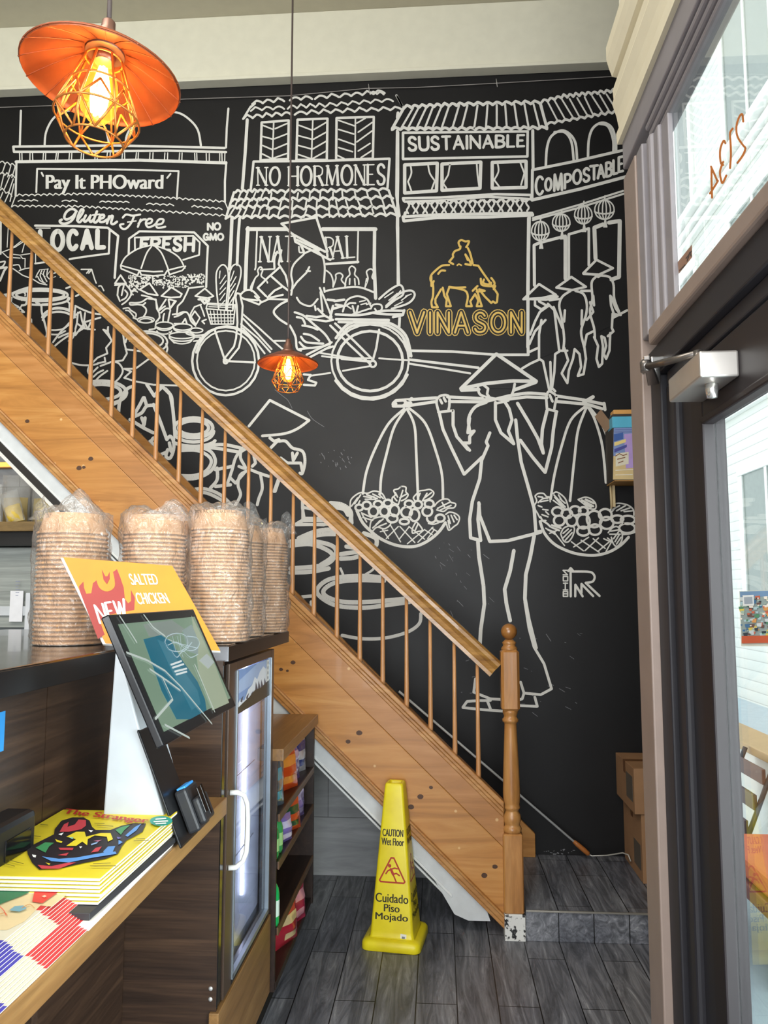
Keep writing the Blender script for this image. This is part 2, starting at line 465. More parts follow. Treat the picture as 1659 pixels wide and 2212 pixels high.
# ---------------------------------------------------------------- outside
def clap():
    t = NT('white_clapboard'); t.set(.6)
    tc = t.n.new('ShaderNodeTexCoord'); wv = t.n.new('ShaderNodeTexWave'); wv.bands_direction = 'Z'; wv.wave_profile = 'SAW'
    wv.inputs['Scale'].default_value = 2.2; t.link(tc.outputs['Object'], wv.inputs[0])
    t.col(t.ramp(wv.outputs[1], [(.02, '#b9bcb8'), (.12, '#e4e6e0'), (1, '#eceee8')])); return t.m
m = MB(); m.prism([(.66, -12), (14, -12), (14, 60), (1.3, 60), (1.3, YW), (.66, 2.0)], 2, -.22, -.02)
struct(m, 'ground', plain('#b3c4cd', .8))
bld = thing('white_building', 'white clapboard building across the pavement, seen through the shop glass', 'building', (4.4, 12, 0))
BX = 4.4
m = MB(); m.box(BX, BX+3, -6, 44, -.02, 15.5); m.build('wall', clap(), bld)
tr = plain('#f2f3ef', .5); pn = plain('#87918c', .15)
for (y0, z0) in [(6.6+3.3*i, z) for i in range(6) for z in (1.2, 5.0, 8.1)]:
    m = MB(); m.box(BX-.06, BX+.02, y0-.16, y0+1.76, z0-.14, z0, .01); m.box(BX-.06, BX+.02, y0-.16, y0+1.76, z0+2.0, z0+2.2, .01)
    m.box(BX-.05, BX+.02, y0-.16, y0, z0, z0+2.0, .01); m.box(BX-.05, BX+.02, y0+1.6, y0+1.76, z0, z0+2.0, .01); m.box(BX-.04, BX+.02, y0+.76, y0+.84, z0, z0+2.0)
    f = m.build('window', tr, bld)
    p = MB(); p.box(BX-.025, BX, y0, y0+1.6, z0, z0+2.0); p.build('pane', pn, f)
for z in (4.1, 7.5, 11.0):
    m = MB()
    for k, dx in enumerate((.10, .16, .26, .2)): m.box(BX-dx, BX, -6, 44, z+.13*k, z+.13*k+.11, .02)
    m.build('cornice', tr, bld)
pw_ = thing('patio_parapet', 'low white patio wall with tan timber cap outside the door glass', 'wall', (1.75, 4, 0))
m = MB(); m.box(1.80, 1.98, 3.0, 9.0, -.02, .60, .004); m.build('wall', plain('#e6e8e2', .6), pw_)
m = MB(); m.box(1.77, 2.02, 2.95, 9.05, .60, .65, .006); m.build('cap', plain('#b99a6a', .5), pw_)
# ================================================================ staircase
st = thing('staircase', 'honey pine staircase with turned newel post and thin balusters climbing left along the mural wall', 'staircase', (.32, 3.69, 0))
SLOPE = -.9526
def top(x): return .574+SLOPE*(x-.299)                       # top edge of the stringer
def hr(x): return 1.189-.9265*(x-.30)                    # top of the handrail
XL = -2.75; XR = .285
def slab(mb, o0, o1, y0, y1, xl=XL, xr=XR, bv=0):
    mb.prism([(xl, top(xl)+o0), (xr, top(xr)+o0), (xr, top(xr)+o1), (xl, top(xl)+o1)], 1, y0, y1, bv)
# side string: cap, upper board, lower board, bottom moulding
m = MB(); slab(m, -.030, 0, 3.655, 3.725, bv=.004); slab(m, -.052, -.030, 3.664, 3.72, bv=.004); slab(m, -.075, -.05, 3.672, 3.72, bv=.004)
m.build('cap_rail', M_pine_slope, st)
def pine_board(name, tint):
    t = NT(name); t.set(.36, 0, .5, .15)
    v = t.coords((1.1, 9, 12), (0, -ANG, 0)); a = t.noise(v, 1, 6, .6, 1.5)
    c = t.ramp(a, [(.25, tint[0]), (.5, tint[1]), (.78, tint[2])])
    v3 = t.coords((1, 1, 1)); b = t.noise(v3, 1.6, 4)
    c = t.mix(1, c, t.ramp(b, [(.3, (.86, .83, .78, 1)), (.7, (1.08, 1.07, 1.05, 1))]), 'MULTIPLY')
    # small nicks
    vo = t.n.new('ShaderNodeTexVoronoi'); vo.inputs['Scale'].default_value = 9; t.link(v3, vo.inputs[0])
    c = t.mix(t.ramp(vo.outputs[0], [(.05, (.55, .55, .55, 1)), (.075, (0, 0, 0, 1))]), c, '#e6c58f')
    t.col(c); return t.m
M_pineA = pine_board('pine_upper_board', ('#8d5d2e', '#ae7740', '#c28d57'))
M_pineB = pine_board('pine_lower_board', ('#94612c', '#b98040', '#ce9b5a'))
m = MB(); slab(m, -.205, -.072, 3.676, 3.72, bv=.002); m.build('upper_board', M_pineA, st)
# lower board with dark knots let in
m = MB(); m.mat(M_pineB); slab(m, -.495, -.2065, 3.679, 3.72, bv=.003)
kn = plain('#4a2c14', .5); m.mat(kn)
def at_face(px, py, y): return on(1, y, px, py)
for px, py, r in ((59, 910, 5), (171, 1011, 6), (181, 1009.5, 4), (196, 991, 5.5), (633, 1431, 5), (607, 1446, 4), (776, 1583, 6), (752, 1602, 5), (888, 1743, 6), (908, 1721, 6), (931, 1701, 4), (1069, 1872, 5), (1046, 1891, 6), (621, 1449, 3)):
    c = at_face(px, py, 3.679); rr = r*.0021
    ring = []
    for k in range(10):
        a = 2*PI*k/10; ring.append((c.x+rr*1.15*math.cos(a)*(.9+.2*random.random()), 3.6783, c.z+rr*.9*math.sin(a)))
    m.poly(ring[::-1])
m.build('lower_board', None, st)
m = MB(); slab(m, -.535, -.492, 3.664, 3.72, bv=.006); slab(m, -.505, -.49, 3.656, 3.7, bv=.004); slab(m, -.555, -.53, 3.672, 3.72, bv=.004)
m.build('bottom_moulding', M_pine_slope, st)
# white plastered underside with its edge strips
M_soff = plain('#c9cccd', .5, var=.08)
m = MB()
xl = XL
m.prism([(xl, top(xl)-.55), (.20, top(.20)-.55), (.22, .06), (.12, .06), (.06, .085), (-.05, top(-.05)-.64), (xl, top(xl)-.64)], 1, 3.70, YW-.02)
m.build('underside', M_soff, st)
m = MB(); m.mat(plain('#6d6f70', .4)); slab(m, -.668, -.652, 3.73, 3.76, xr=.06)
m.mat(plain('#dcdedd', .35)); slab(m, -.655, -.64, 3.695, 3.76, xr=.05, bv=.002); slab(m, -.685, -.672, 3.715, 3.76, xr=.07, bv=.002)
m.build('edge_strip', None, st)
# treads, risers and wall-side string
m = MB(); n = 14; run = .205; rise = run*.9526
for k in range(n):
    x = .20-k*run; z = ZL+.165+k*rise
    m.box(x-run-.0, x+.025, 3.715, YW-.045, z-.03, z, .004)
m.build('treads', wood('tread_wood', PINE, (14, 1.2, 14), rough=.4), st)
m = MB()
for k in range(n):
    x = .20-k*run; z = ZL+.165+k*rise
    m.box(x-.016, x, 3.72, YW-.045, z-.165, z-.03)
m.build('risers', M_pine_up, st)
m = MB()
def wt(x): return top(x)-.02
m.prism([(XL, wt(XL)), (.43, .317+.0), (.5, .25), (.5, ZL), (.43, ZL), (.2, ZL), (XL, wt(XL)-.35)], 1, YW-.05, YW-.014, .003)
m.build('wall_string', M_pineB, st)
# handrail: moulded section
pr = [(-.032, -.112), (.032, -.112), (.032, -.09), (.026, -.082), (.022, -.06), (.03, -.048), (.036, -.035), (.034, -.015), (.02, -.003), (0, 0), (-.02, -.003), (-.034, -.015), (-.036, -.035), (-.03, -.048), (-.022, -.06), (-.026, -.082), (-.032, -.09)]
k = math.cos(math.atan(.9265))
m = MB(); m.sweep([(a, b*k*1.02) for a, b in pr], (XL, 3.69, hr(XL)), (.286, 3.69, hr(.286)))
m.build('handrail', M_oak_slope, st)
# balusters: plain tapering dowels
bx = [-2.154+.1065*i for i in range(-2, 22)]
b0 = None
pxs = [(27, 495), (69.5, 540), (112, 583), (157, 622), (201.5, 665), (247, 708), (292, 748), (342, 795), (391, 840), (438, 885), (487, 930), (538, 980), (586, 1024), (634, 1070), (680, 1112), (729, 1158), (778, 1204), (827, 1250), (878, 1298), (929, 1350), (981, 1394), (1031, 1440)]
for i, (px, py) in enumerate(pxs):
    x = on(1, 3.69, px, py).x
    x2 = x+.004
    if x > .24: continue
    m = MB(); z0, z1 = top(x)-.012, hr(x)-.1
    m.lathe([(.0115, 0), (.0115, .02), (.0095, (z1-z0)*.5), (.0078, z1-z0)], (x, 3.69, z0), 10)
    m.build('baluster', M_bal, st)
# newel post
N = (.322, 3.69)
nw = MB()
def sq(z0, z1, w, ch=.012): nw.box(N[0]-w/2, N[0]+w/2, N[1]-w/2, N[1]+w/2, z0, z1, ch, 1)
sq(ZL-.02, .45, .088, .006)
sq(.985, 1.262, .083, .012)
nw.lathe([(.036, .448), (.041, .456), (.043, .466), (.039, .476), (.034, .482), (.036, .49), (.041, .505), (.039, .525), (.031, .54), (.03, .548), (.036, .553), (.038, .562), (.034, .572), (.037, .58), (.0385, .62), (.036, .72), (.031, .84), (.028, .905), (.0275, .925), (.03, .932), (.036, .937), (.037, .947), (.031, .953), (.029, .962), (.033, .972), (.035, .98), (.033, .99)], (N[0], N[1], 0), 28)
nw.lathe([(.036, 1.258), (.038, 1.264), (.033, 1.272), (.028, 1.278), (.03, 1.286), (.033, 1.292), (.024, 1.30), (.018, 1.306)], (N[0], N[1], 0), 28)
np_ = nw.build('newel_post', M_pine_up, st)
m = MB(); r = .037
m.lathe([(max(.0005, r*math.cos(t)), r*math.sin(t)) for t in [(-.42+.92*k/14)*PI for k in range(15) if (-.42+.92*k/14) <= .5]], (N[0], N[1], 1.342), 28)
m.build('finial', wood('turned_ball', [(.3, '#8a5728'), (.7, '#a8733a')], (9, 9, 9), rough=.28, coat=.3, grain=.2), np_)
# scuffed white block under the newel
t = NT('scuffed_white_paint'); t.set(.5)
v = t.coords((1, 1, 1)); a = t.noise(v, 38, 5, .65)
t.col(t.mix(t.ramp(a, [(.53, (0, 0, 0, 1)), (.57, (1, 1, 1, 1))]), '#d8d7d2', '#151416'))
m = MB(); m.box(N[0]-.043, N[0]+.048, 3.642, 3.735, 0, ZL-.018, .003)
m.build('base_block', t.m, st)
# ================================================================ the painted mural on the black wall
CROPS = {'A': (0, 150, 500/1659), 'B': (400, 150, 500/1659), 'C': (800, 150, 600/1659), 'D': (0, 450, 500/1659), 'E': (400, 450, 500/1659),
         'F': (820, 450, 580/1659), 'G': (740, 740, 660/1659), 'H': (100, 700, 600/1659), 'I': (580, 1000, 600/1659), 'J': (980, 1300, 440/1217),
         'K': (0, 440, 300/1659), 'Q': (250, 560, 300/1659), 'T': (740, 1020, 270/1659), 'V': (1130, 1040, 270/1659), 'P': (0, 0, 1)}
M_chalk = plain('#d9d7d0', .55, var=.05)
M_gold = plain('#d9b458', .45, var=.06)
M_fill = M_wallblack
PXW = 1/386.0                                           # metres per photo pixel on the wall
def smooth_pts(p, closed=False, n=6):
    if len(p) < 3: return p
    out = []; m = len(p)
    for i in range(m if closed else m-1):
        p0 = p[i-1] if (i > 0 or closed) else p[0]; p1 = p[i]; p2 = p[(i+1) % m]; p3 = p[(i+2) % m] if (closed or i+2 < m) else p[-1]
        for k in range(n):
            t = k/n; t2 = t*t; t3 = t2*t
            out.append(tuple(.5*(2*p1[j]+(p2[j]-p0[j])*t+(2*p0[j]-5*p1[j]+4*p2[j]-p3[j])*t2+(3*p1[j]-p0[j]-3*p2[j]+p3[j])*t3) for j in (0, 1)))
    if not closed: out.append(p[-1])
    return out
class Paint(MB):
    """strokes of paint on the wall, traced in photo pixels and laid on the wall plane"""
    def __init__(s, plane=(1, YW), gap=.002, toward=-1):
        super().__init__(); s.c = CROPS['P']; s.w = 3.; s.ly = 0; s.ax, s.v0 = plane; s.gap = gap; s.tw = toward; s.dl = .0011; s.ds = .000018; s.mat(M_chalk)
    def W(s, x, y):
        ox, oy, k = s.c
        return on(s.ax, s.v0+s.tw*(s.gap+s.ly*s.dl+getattr(s, 'step', 0)*s.ds), ox+x*k, oy+y*k)
    def poly(s, pts, sm=False):
        s.step = (getattr(s, 'step', 0)+1) % 56; return super().poly(pts, sm)
    def disc(s, x, y, r, n=7):
        s.poly([s.W(x+r*math.cos(2*PI*k/n), y+r*math.sin(2*PI*k/n)) for k in range(n)])
    def line(s, pts, closed=False, w=None):
        w = (w or s.w)/2; n = len(pts)
        for i in range(n if closed else n-1):
            a, b = pts[i], pts[(i+1) % n]; dx, dy = b[0]-a[0], b[1]-a[1]; L = math.hypot(dx, dy)
            if L < 1e-6: continue
            nx, ny = -dy/L*w, dx/L*w
            s.poly([s.W(a[0]+nx, a[1]+ny), s.W(b[0]+nx, b[1]+ny), s.W(b[0]-nx, b[1]-ny), s.W(a[0]-nx, a[1]-ny)])
        for i, p in enumerate(pts):
            if not closed and i in (0, n-1): s.disc(p[0], p[1], w); continue
            a, b = pts[i-1], pts[(i+1) % n]
            d1 = math.atan2(p[1]-a[1], p[0]-a[0]); d2 = math.atan2(b[1]-p[1], b[0]-p[0])
            if abs((d2-d1+PI) % (2*PI)-PI) > .12: s.disc(p[0], p[1], w)
    def ell(s, cx, cy, rx, ry, rot=0, a0=0, a1=360):
        n = max(8, int(abs(a1-a0)/15)); r = math.radians(rot); out = []
        full = abs(a1-a0) >= 360
        for k in range(n if full else n+1):
            a = math.radians(a0+(a1-a0)*k/n); x, y = rx*math.cos(a), ry*math.sin(a)
            out.append((cx+x*math.cos(r)-y*math.sin(r), cy+x*math.sin(r)+y*math.cos(r)))
        return out, full
    def run(s, txt):
        for ln in txt.replace(';', '\n').split('\n'):
            t = ln.split()
            if not t: continue
            op = t[0]; P = [tuple(map(float, q.split(','))) for q in t[1:] if ',' in q]; X = [float(q) for q in t[1:] if ',' not in q and op != 'crop']
            if op == 'crop': s.c = CROPS[t[1]]
            elif op == 'w': s.w = X[0]
            elif op == 'ly': s.ly = X[0]
            elif op == 'l': s.line(P)
            elif op == 'z': s.line(P, True)
            elif op == 'c': s.line(smooth_pts(P))
            elif op == 'cz': s.line(smooth_pts(P, True), True)
            elif op == 'v':                               # several separate two-point strokes
                for i in range(0, len(P)-1, 2): s.line(P[i:i+2])
            elif op == 'o': s.line(*s.ell(*P[0], *P[1], *(X[:1] or [0])))
            elif op == 'oo':                              # ellipses with shared radii
                for q in P[1:]: s.line(*s.ell(*q, *P[0]))
            elif op == 'a': s.line(s.ell(*P[0], *P[1], 0, X[0], X[1])[0])
            elif op == 'f': s.poly([s.W(*q) for q in smooth_pts(P, True, 3)])
            elif op == 'k':                               # black paint that covers what lies behind
                cm = s.cur; s.mat(M_fill); s.poly([s.W(*q) for q in P]); s.cur = cm
            elif op == 's':                               # scalloped roof edge
                (x0, y0), (x1, y1) = P; n, am = int(X[0]), X[1]; pts = []
                for i in range(n):
                    for k in range(5):
                        u = (i+k/5)/n; h = am*abs(math.sin(PI*k/5))*(.8+.4*random.random()*(k == 2))
                        pts.append((x0+(x1-x0)*u, y0+(y1-y0)*u-h))
                pts.append((x1, y1)); s.line(pts)
            elif op == 'd':
                for q in P: s.disc(q[0], q[1], X[0], 7)
            else: raise ValueError(ln)
        return s
    def warp(s, q, pts):
        tl, tr, br, bl = q
        return [tuple((tl[j]*(1-u)+tr[j]*u)*(1-v)+(bl[j]*(1-u)+br[j]*u)*v for j in (0, 1)) for u, v in pts]
    def letters(s, txt, q, w, thin=1.0, serif=0, gapf=.22, widths=None):
        """hand-painted capitals stretched into a pixel quad (tl, tr, br, bl)"""
        ws = [GW.get(ch, .62) for ch in txt]; tot = sum(ws)+gapf*(len(txt)-1); x = 0
        for ch, cw in zip(txt, ws):
            for th, pts in GL.get(ch, []):
                pp = [((x+a*cw)/tot, b) for a, b in pts]
                if len(pp) > 6: pp = smooth_pts(pp, False, 3)
                s.line(s.warp(q, pp), w=w*(1 if th else thin))
                if serif:
                    for e, f in ((pts[0], pts[1]), (pts[-1], pts[-2])):
                        if e[1] in (0, 1) and abs(e[1]-f[1]) > .3:
                            s.line(s.warp(q, [((x+e[0]*cw-serif)/tot, e[1]), ((x+e[0]*cw+serif)/tot, e[1])]), w=w*thin)
            x += cw+gapf
        return s
    def font(s, txt, q, bold=0.0, mat=None, emb=0):
        """block lettering stretched into a pixel quad"""
        c = bpy.data.curves.new('t', 'FONT'); c.body = txt; c.offset = bold
        t = bpy.data.objects.new('t', c); COL.objects.link(t)
        me = bpy.data.meshes.new_from_object(t.evaluated_get(bpy.context.evaluated_depsgraph_get()))
        bpy.data.objects.remove(t); bpy.data.curves.remove(c)
        xs = [v.co.x for v in me.vertices]; ys = [v.co.y for v in me.vertices]
        x0, x1, y0, y1 = min(xs), max(xs), min(ys), max(ys)
        if mat: s.mat(mat)
        for ox in ((0,) if not emb else (-emb, -emb/3, emb/3, emb)):
            s.step = (getattr(s, 'step', 0)+1) % 56; qq = [(a+ox, b) for a, b in q]
            P = [s.W(*s.warp(qq, [((v.co.x-x0)/(x1-x0), (y1-v.co.y)/(y1-y0))])[0]) for v in me.vertices]
            i = len(s.v); s.v += [tuple(p) for p in P]
            for f in me.polygons: s.face([i+k for k in f.vertices])
        bpy.data.meshes.remove(me); return s
def arcp(cx, cy, rx, ry, a0, a1, n=10): return [(cx+rx*math.cos(math.radians(a0+(a1-a0)*k/n)), cy+ry*math.sin(math.radians(a0+(a1-a0)*k/n))) for k in range(n+1)]
GW = {'I': .05, 'M': .95, 'W': .95, 'L': .5, 'E': .5, 'F': .5, 'S': .55, ' ': .35, 'T': .62, 'H': .66, 'N': .7, 'O': .8, 'C': .62, 'G': .68, 'A': .72, 'R': .62, 'U': .66}
GL = {
 'A': [(0, [(0, 1), (.48, 0)]), (1, [(.48, 0), (1, 1)]), (0, [(.2, .66), (.8, .66)])],
 'B': [(1, [(0, 0), (0, 1)]), (0, [(0, 0), (.5, 0), (.85, .1), (.9, .24), (.8, .4), (.4, .46), (0, .47)]), (1, [(0, .47), (.5, .47), (.9, .58), (1, .74), (.88, .92), (.5, 1), (0, 1)])],
 'C': [(1, arcp(.55, .5, .55, .5, -42, -318, 14))],
 'D': [(1, [(0, 0), (0, 1)]), (1, [(0, 0), (.4, 0), (.85, .18), (1, .5), (.85, .82), (.4, 1), (0, 1)])],
 'E': [(1, [(0, 0), (0, 1)]), (0, [(0, 0), (.95, 0)]), (0, [(0, .48), (.75, .48)]), (0, [(0, 1), (1, 1)])],
 'F': [(1, [(0, 0), (0, 1)]), (0, [(0, 0), (1, 0)]), (0, [(0, .48), (.8, .48)])],
 'G': [(1, arcp(.52, .5, .52, .5, -45, -320, 14)), (0, [(.6, .55), (1, .55), (1, .95)])],
 'H': [(1, [(0, 0), (0, 1)]), (1, [(1, 0), (1, 1)]), (0, [(0, .5), (1, .5)])],
 'I': [(1, [(.5, 0), (.5, 1)])],
 'L': [(1, [(0, 0), (0, 1)]), (0, [(0, 1), (1, 1)])],
 'M': [(0, [(.05, 1), (.12, 0)]), (1, [(.12, 0), (.5, .95)]), (0, [(.5, .95), (.88, 0)]), (1, [(.88, 0), (.97, 1)])],
 'N': [(0, [(0, 1), (0, 0)]), (1, [(0, 0), (1, 1)]), (0, [(1, 1), (1, 0)])],
 'O': [(1, arcp(.5, .5, .5, .5, -90, 270, 18))],
 'P': [(1, [(0, 0), (0, 1)]), (0, [(0, 0), (.55, 0), (.95, .12), (1, .28), (.9, .44), (.5, .54), (0, .54)])],
 'R': [(1, [(0, 0), (0, 1)]), (0, [(0, 0), (.55, 0), (.92, .12), (.96, .27), (.88, .42), (.5, .52), (0, .52)]), (1, [(.5, .52), (1, 1)])],
 'S': [(1, [(.92, .16), (.72, .03), (.4, .0), (.12, .1), (.05, .26), (.2, .42), (.55, .52), (.88, .63), (.96, .79), (.8, .95), (.45, 1.0), (.15, .95), (0, .82)])],
 'T': [(1, [(.5, 0), (.5, 1)]), (0, [(0, 0), (1, 0)])],
 'U': [(1, [(0, 0), (0, .6), (.05, .84), (.25, .98), (.5, 1), (.75, .98), (.95, .84), (1, .6), (1, 0)])],
 'V': [(1, [(0, 0), (.5, 1)]), (0, [(.5, 1), (1, 0)])],
 'W': [(1, [(0, 0), (.25, 1)]), (0, [(.25, 1), (.5, .1)]), (1, [(.5, .1), (.75, 1)]), (0, [(.75, 1), (1, 0)])],
}
mural = thing('wall_mural', 'white line mural of a street market with gold bull logo on the black wall', 'mural', (-.6, YW-.002, 2.3))
def part(name, p):
    """one painted motif; strokes that stand well apart become parts of their own"""
    import numpy as np
    n = len(p.f)
    if n > 1500 or name == 'scuff_stain': return p.build(name, None, mural)
    V = np.array([tuple(v) for v in p.v]); lo = np.array([V[list(f)].min(0) for f in p.f]); hi = np.array([V[list(f)].max(0) for f in p.f])
    size = (hi-lo).max(1); gap = np.maximum(0, np.maximum(lo[:, None]-hi[None], lo[None]-hi[:, None]))
    near = np.sqrt((gap**2).sum(2)) <= np.maximum(.02, .5*np.maximum(size[:, None], size[None]))*.97
    lab = -np.ones(n, int); k = 0
    for i in range(n):
        if lab[i] >= 0: continue
        todo = [i]; lab[i] = k
        while todo:
            j = todo.pop(); nb = np.nonzero(near[j] & (lab < 0))[0]; lab[nb] = k; todo += list(nb)
        k += 1
    for c in range(k):
        q = MB(); q.mats = p.mats; at = {}
        for i in np.nonzero(lab == c)[0]:
            idx = []
            for v in p.f[i]:
                if v not in at: at[v] = len(q.v); q.v.append(p.v[v])
                idx.append(at[v])
            q.f.append(tuple(idx)); q.mi.append(p.mi[i]); q.smooth.append(False)
        q.build(name, None, mural)

# ---------------- shop with arched windows and motto
p = Paint().run('''crop A;w 15
l 150,295 146,420 142,545; l 1637,280 1625,420 1620,560; l 1622,665 1612,800 1612,950
c 320,540 330,450 375,360 440,310 520,292 610,305 690,345 750,410 775,500 780,545
c 900,545 910,470 960,390 1030,330 1110,302 1190,300 1290,315 1370,370 1420,440 1440,545
w 17; l 95,553 400,550 800,545 1200,553 1610,563; l 1620,592 1200,582 800,586 400,590 100,590 95,553
w 22; l 115,662 600,655 1000,650 1620,670; w 15; l 118,665 112,905
w 8; v 140,600 142,655 157,600 158,655 215,598 214,655 233,598 235,655 312,598 308,655 328,598 326,655 405,597 398,652 418,597 413,652 498,597 494,652 515,597 512,652 585,597 580,650 600,597 598,650 682,597 680,650 697,597 697,650 770,597 764,650 790,597 787,650 878,597 874,648 893,597 894,648 978,597 972,650 992,597 990,650 1075,597 1072,652 1097,597 1095,654 1182,598 1178,654 1202,598 1200,656 1288,598 1283,660 1305,598 1303,660 1395,600 1398,662 1410,600 1412,662 1478,602 1480,665 1500,602 1500,665 1575,602 1574,665 1590,602 1592,665 1612,602 1610,665
w 13; l 260,880 266,712 800,716 1280,728 1268,918
l 298,740 310,764; l 1222,748 1198,778
w 8; s 120,908 640,898 12 14; s 640,898 1180,925 13 14; s 1180,925 1615,955 10 14
s 130,945 270,943 3 10; s 445,945 552,947 2 10; s 715,952 925,955 5 10; s 1050,968 1245,977 4 12; s 1375,985 1592,1005 5 12
s 85,985 560,988 11 14; s 560,988 1100,1020 13 14; s 1100,1020 1620,1055 11 14; l 112,905 82,985; l 1612,950 1640,1015; l 1640,1015 1618,1060
s 0,668 108,695 3 18; s 0,750 105,775 3 20; s 0,865 85,910 2 20; v 40,672 15,745 78,690 55,770 108,700 85,775 28,755 5,850 66,775 30,860 95,785 60,890 20,880 0,930 62,890 35,950 100,820 72,945
''')
p.font('Pay It PHOward', [(332, 755), (1168, 755), (1165, 888), (332, 888)], .0, emb=5)
part('arched_shop_pattern', p)
p = Paint().run('''crop K;w 30
c 915,92 880,66 830,70 785,110 768,165 800,188 865,155 905,105 ; c 905,105 880,170 835,218 770,240 725,228 714,205 738,190
c 922,200 975,130 997,78 970,72 940,130 925,195 950,222 985,190; c 1025,140 1002,190 1016,215 1050,190 1082,140; c 1082,140 1066,190 1085,218 1112,190; c 1158,92 1120,200 1142,225 1172,196; w 20; l 1105,137 1192,126; w 30
c 1182,185 1236,165 1240,136 1210,136 1185,170 1195,215 1240,215 1275,190; l 1305,150 1278,235; c 1288,200 1322,152 1347,152 1327,225 1352,245 1397,215
crop A;w 15
c 880,1062 905,1040 950,1048 1005,1040; c 962,1050 940,1100 905,1140 875,1140 860,1115 885,1108; w 10; l 915,1094 975,1086; w 15
l 1008,1075 988,1128; c 992,1105 1020,1078 1045,1075; c 1048,1105 1080,1100 1090,1077 1065,1072 1045,1100 1060,1130 1095,1122 1118,1105; c 1120,1113 1160,1105 1172,1077 1140,1075 1120,1105 1130,1135 1185,1127
''')
p.c = CROPS['A']
p.letters('NO', [(1490, 1105), (1578, 1100), (1578, 1148), (1490, 1150)], 15)
p.letters('GMO', [(1460, 1178), (1600, 1178), (1600, 1222), (1460, 1222)], 15)
part('slogan_lettering', p)

# ---------------- market stalls with LOCAL and FRESH boards
p = Paint().run('''crop K;w 28;l 420,262 900,268 1285,287 1412,385 1390,600 1370,885;w 24;l 1310,315 1300,595 1000,635 830,662
w 12;l 430,292 600,292; w 10;l 100,250 85,520; w 22; l 10,190 8,600
crop A;w 15;l 922,1335 925,1213 1000,1160 1392,1168 1490,1265 1482,1420 1478,1560;w 12;l 968,1310 966,1205 1385,1193 1432,1240 1427,1330 1312,1365''')
p.c = CROPS['K']; p.letters('LOCAL', [(480, 330), (1245, 320), (1240, 520), (480, 565)], 56, gapf=.42)
p.c = CROPS['A']; p.letters('FRESH', [(1015, 1215), (1390, 1205), (1385, 1300), (1010, 1292)], 24, gapf=.32)
p.run('''crop A;ly 1;k 865,1405 900,1345 980,1290 1060,1265 1100,1265 1190,1290 1280,1345 1320,1420 1200,1475 1000,1480 870,1430
ly 2;w 11;c 865,1405 900,1345 980,1290 1060,1265 1100,1263 1190,1290 1280,1345 1325,1425;c 1085,1270 1050,1320 1012,1425;c 1112,1268 1160,1320 1205,1430
z 865,1405 868,1428 985,1476 1000,1442;l 1000,1442 1100,1450 1165,1447;l 1000,1442 1012,1472 1100,1480 1180,1472 1200,1440 1310,1412;l 1205,1440 1215,1470 1308,1440 1330,1410
l 1095,1482 1097,1535
crop K;w 12;l 25,580 180,520 300,440;l 25,580 90,640 240,650;l 160,520 250,450;l 300,450 265,580;l 160,605 240,615 300,605 370,595;l 250,630 270,655 300,655;l 300,655 298,760;l 425,590 425,700
w 22;l 420,715 600,690 700,670;w 14;l 620,840 730,800;l 740,850 765,905;l 740,860 720,880
c 160,735 220,730 240,760 250,790;l 155,775 270,855 390,900 470,950 560,970;l 230,800 300,775 380,765
c 470,800 440,850 430,880;c 500,800 480,860 520,940;c 530,800 520,850 560,930;c 570,780 560,860 590,900;c 450,870 480,920 540,950;w 8;v 470,790 580,780 490,830 540,870 600,800 560,860 640,880 665,870
w 16;l 970,785 1095,785 1060,830 ;l 1060,800 1035,830;l 1095,785 1130,900 1150,950; c 1180,985 1210,985 1240,1040
''')
part('market_stall_pattern', p)
random.seed(3)
p = Paint(); p.c = CROPS['Q']; p.w = 20
for k in range(330):                                        # heaped fruit: short dabs
    x = 150+random.random()*910; y = 195+random.random()*150
    if x < 560 and y > 330-(x-150)*.05: y -= 60
    if x > 870: y = 180+random.random()*110
    if abs(x-440) < 22: continue
    a = random.random()*6.3; r = 6+random.random()*12
    p.w = 9+random.random()*8; p.line([(x, y), (x+r*math.cos(a), y+r*math.sin(a))])
for k in range(26):
    x = 160+random.random()*110; y = 300+random.random()*120; p.w = 14; p.line([(x, y), (x+10, y+12)])
part('fruit_heap_pattern', p)
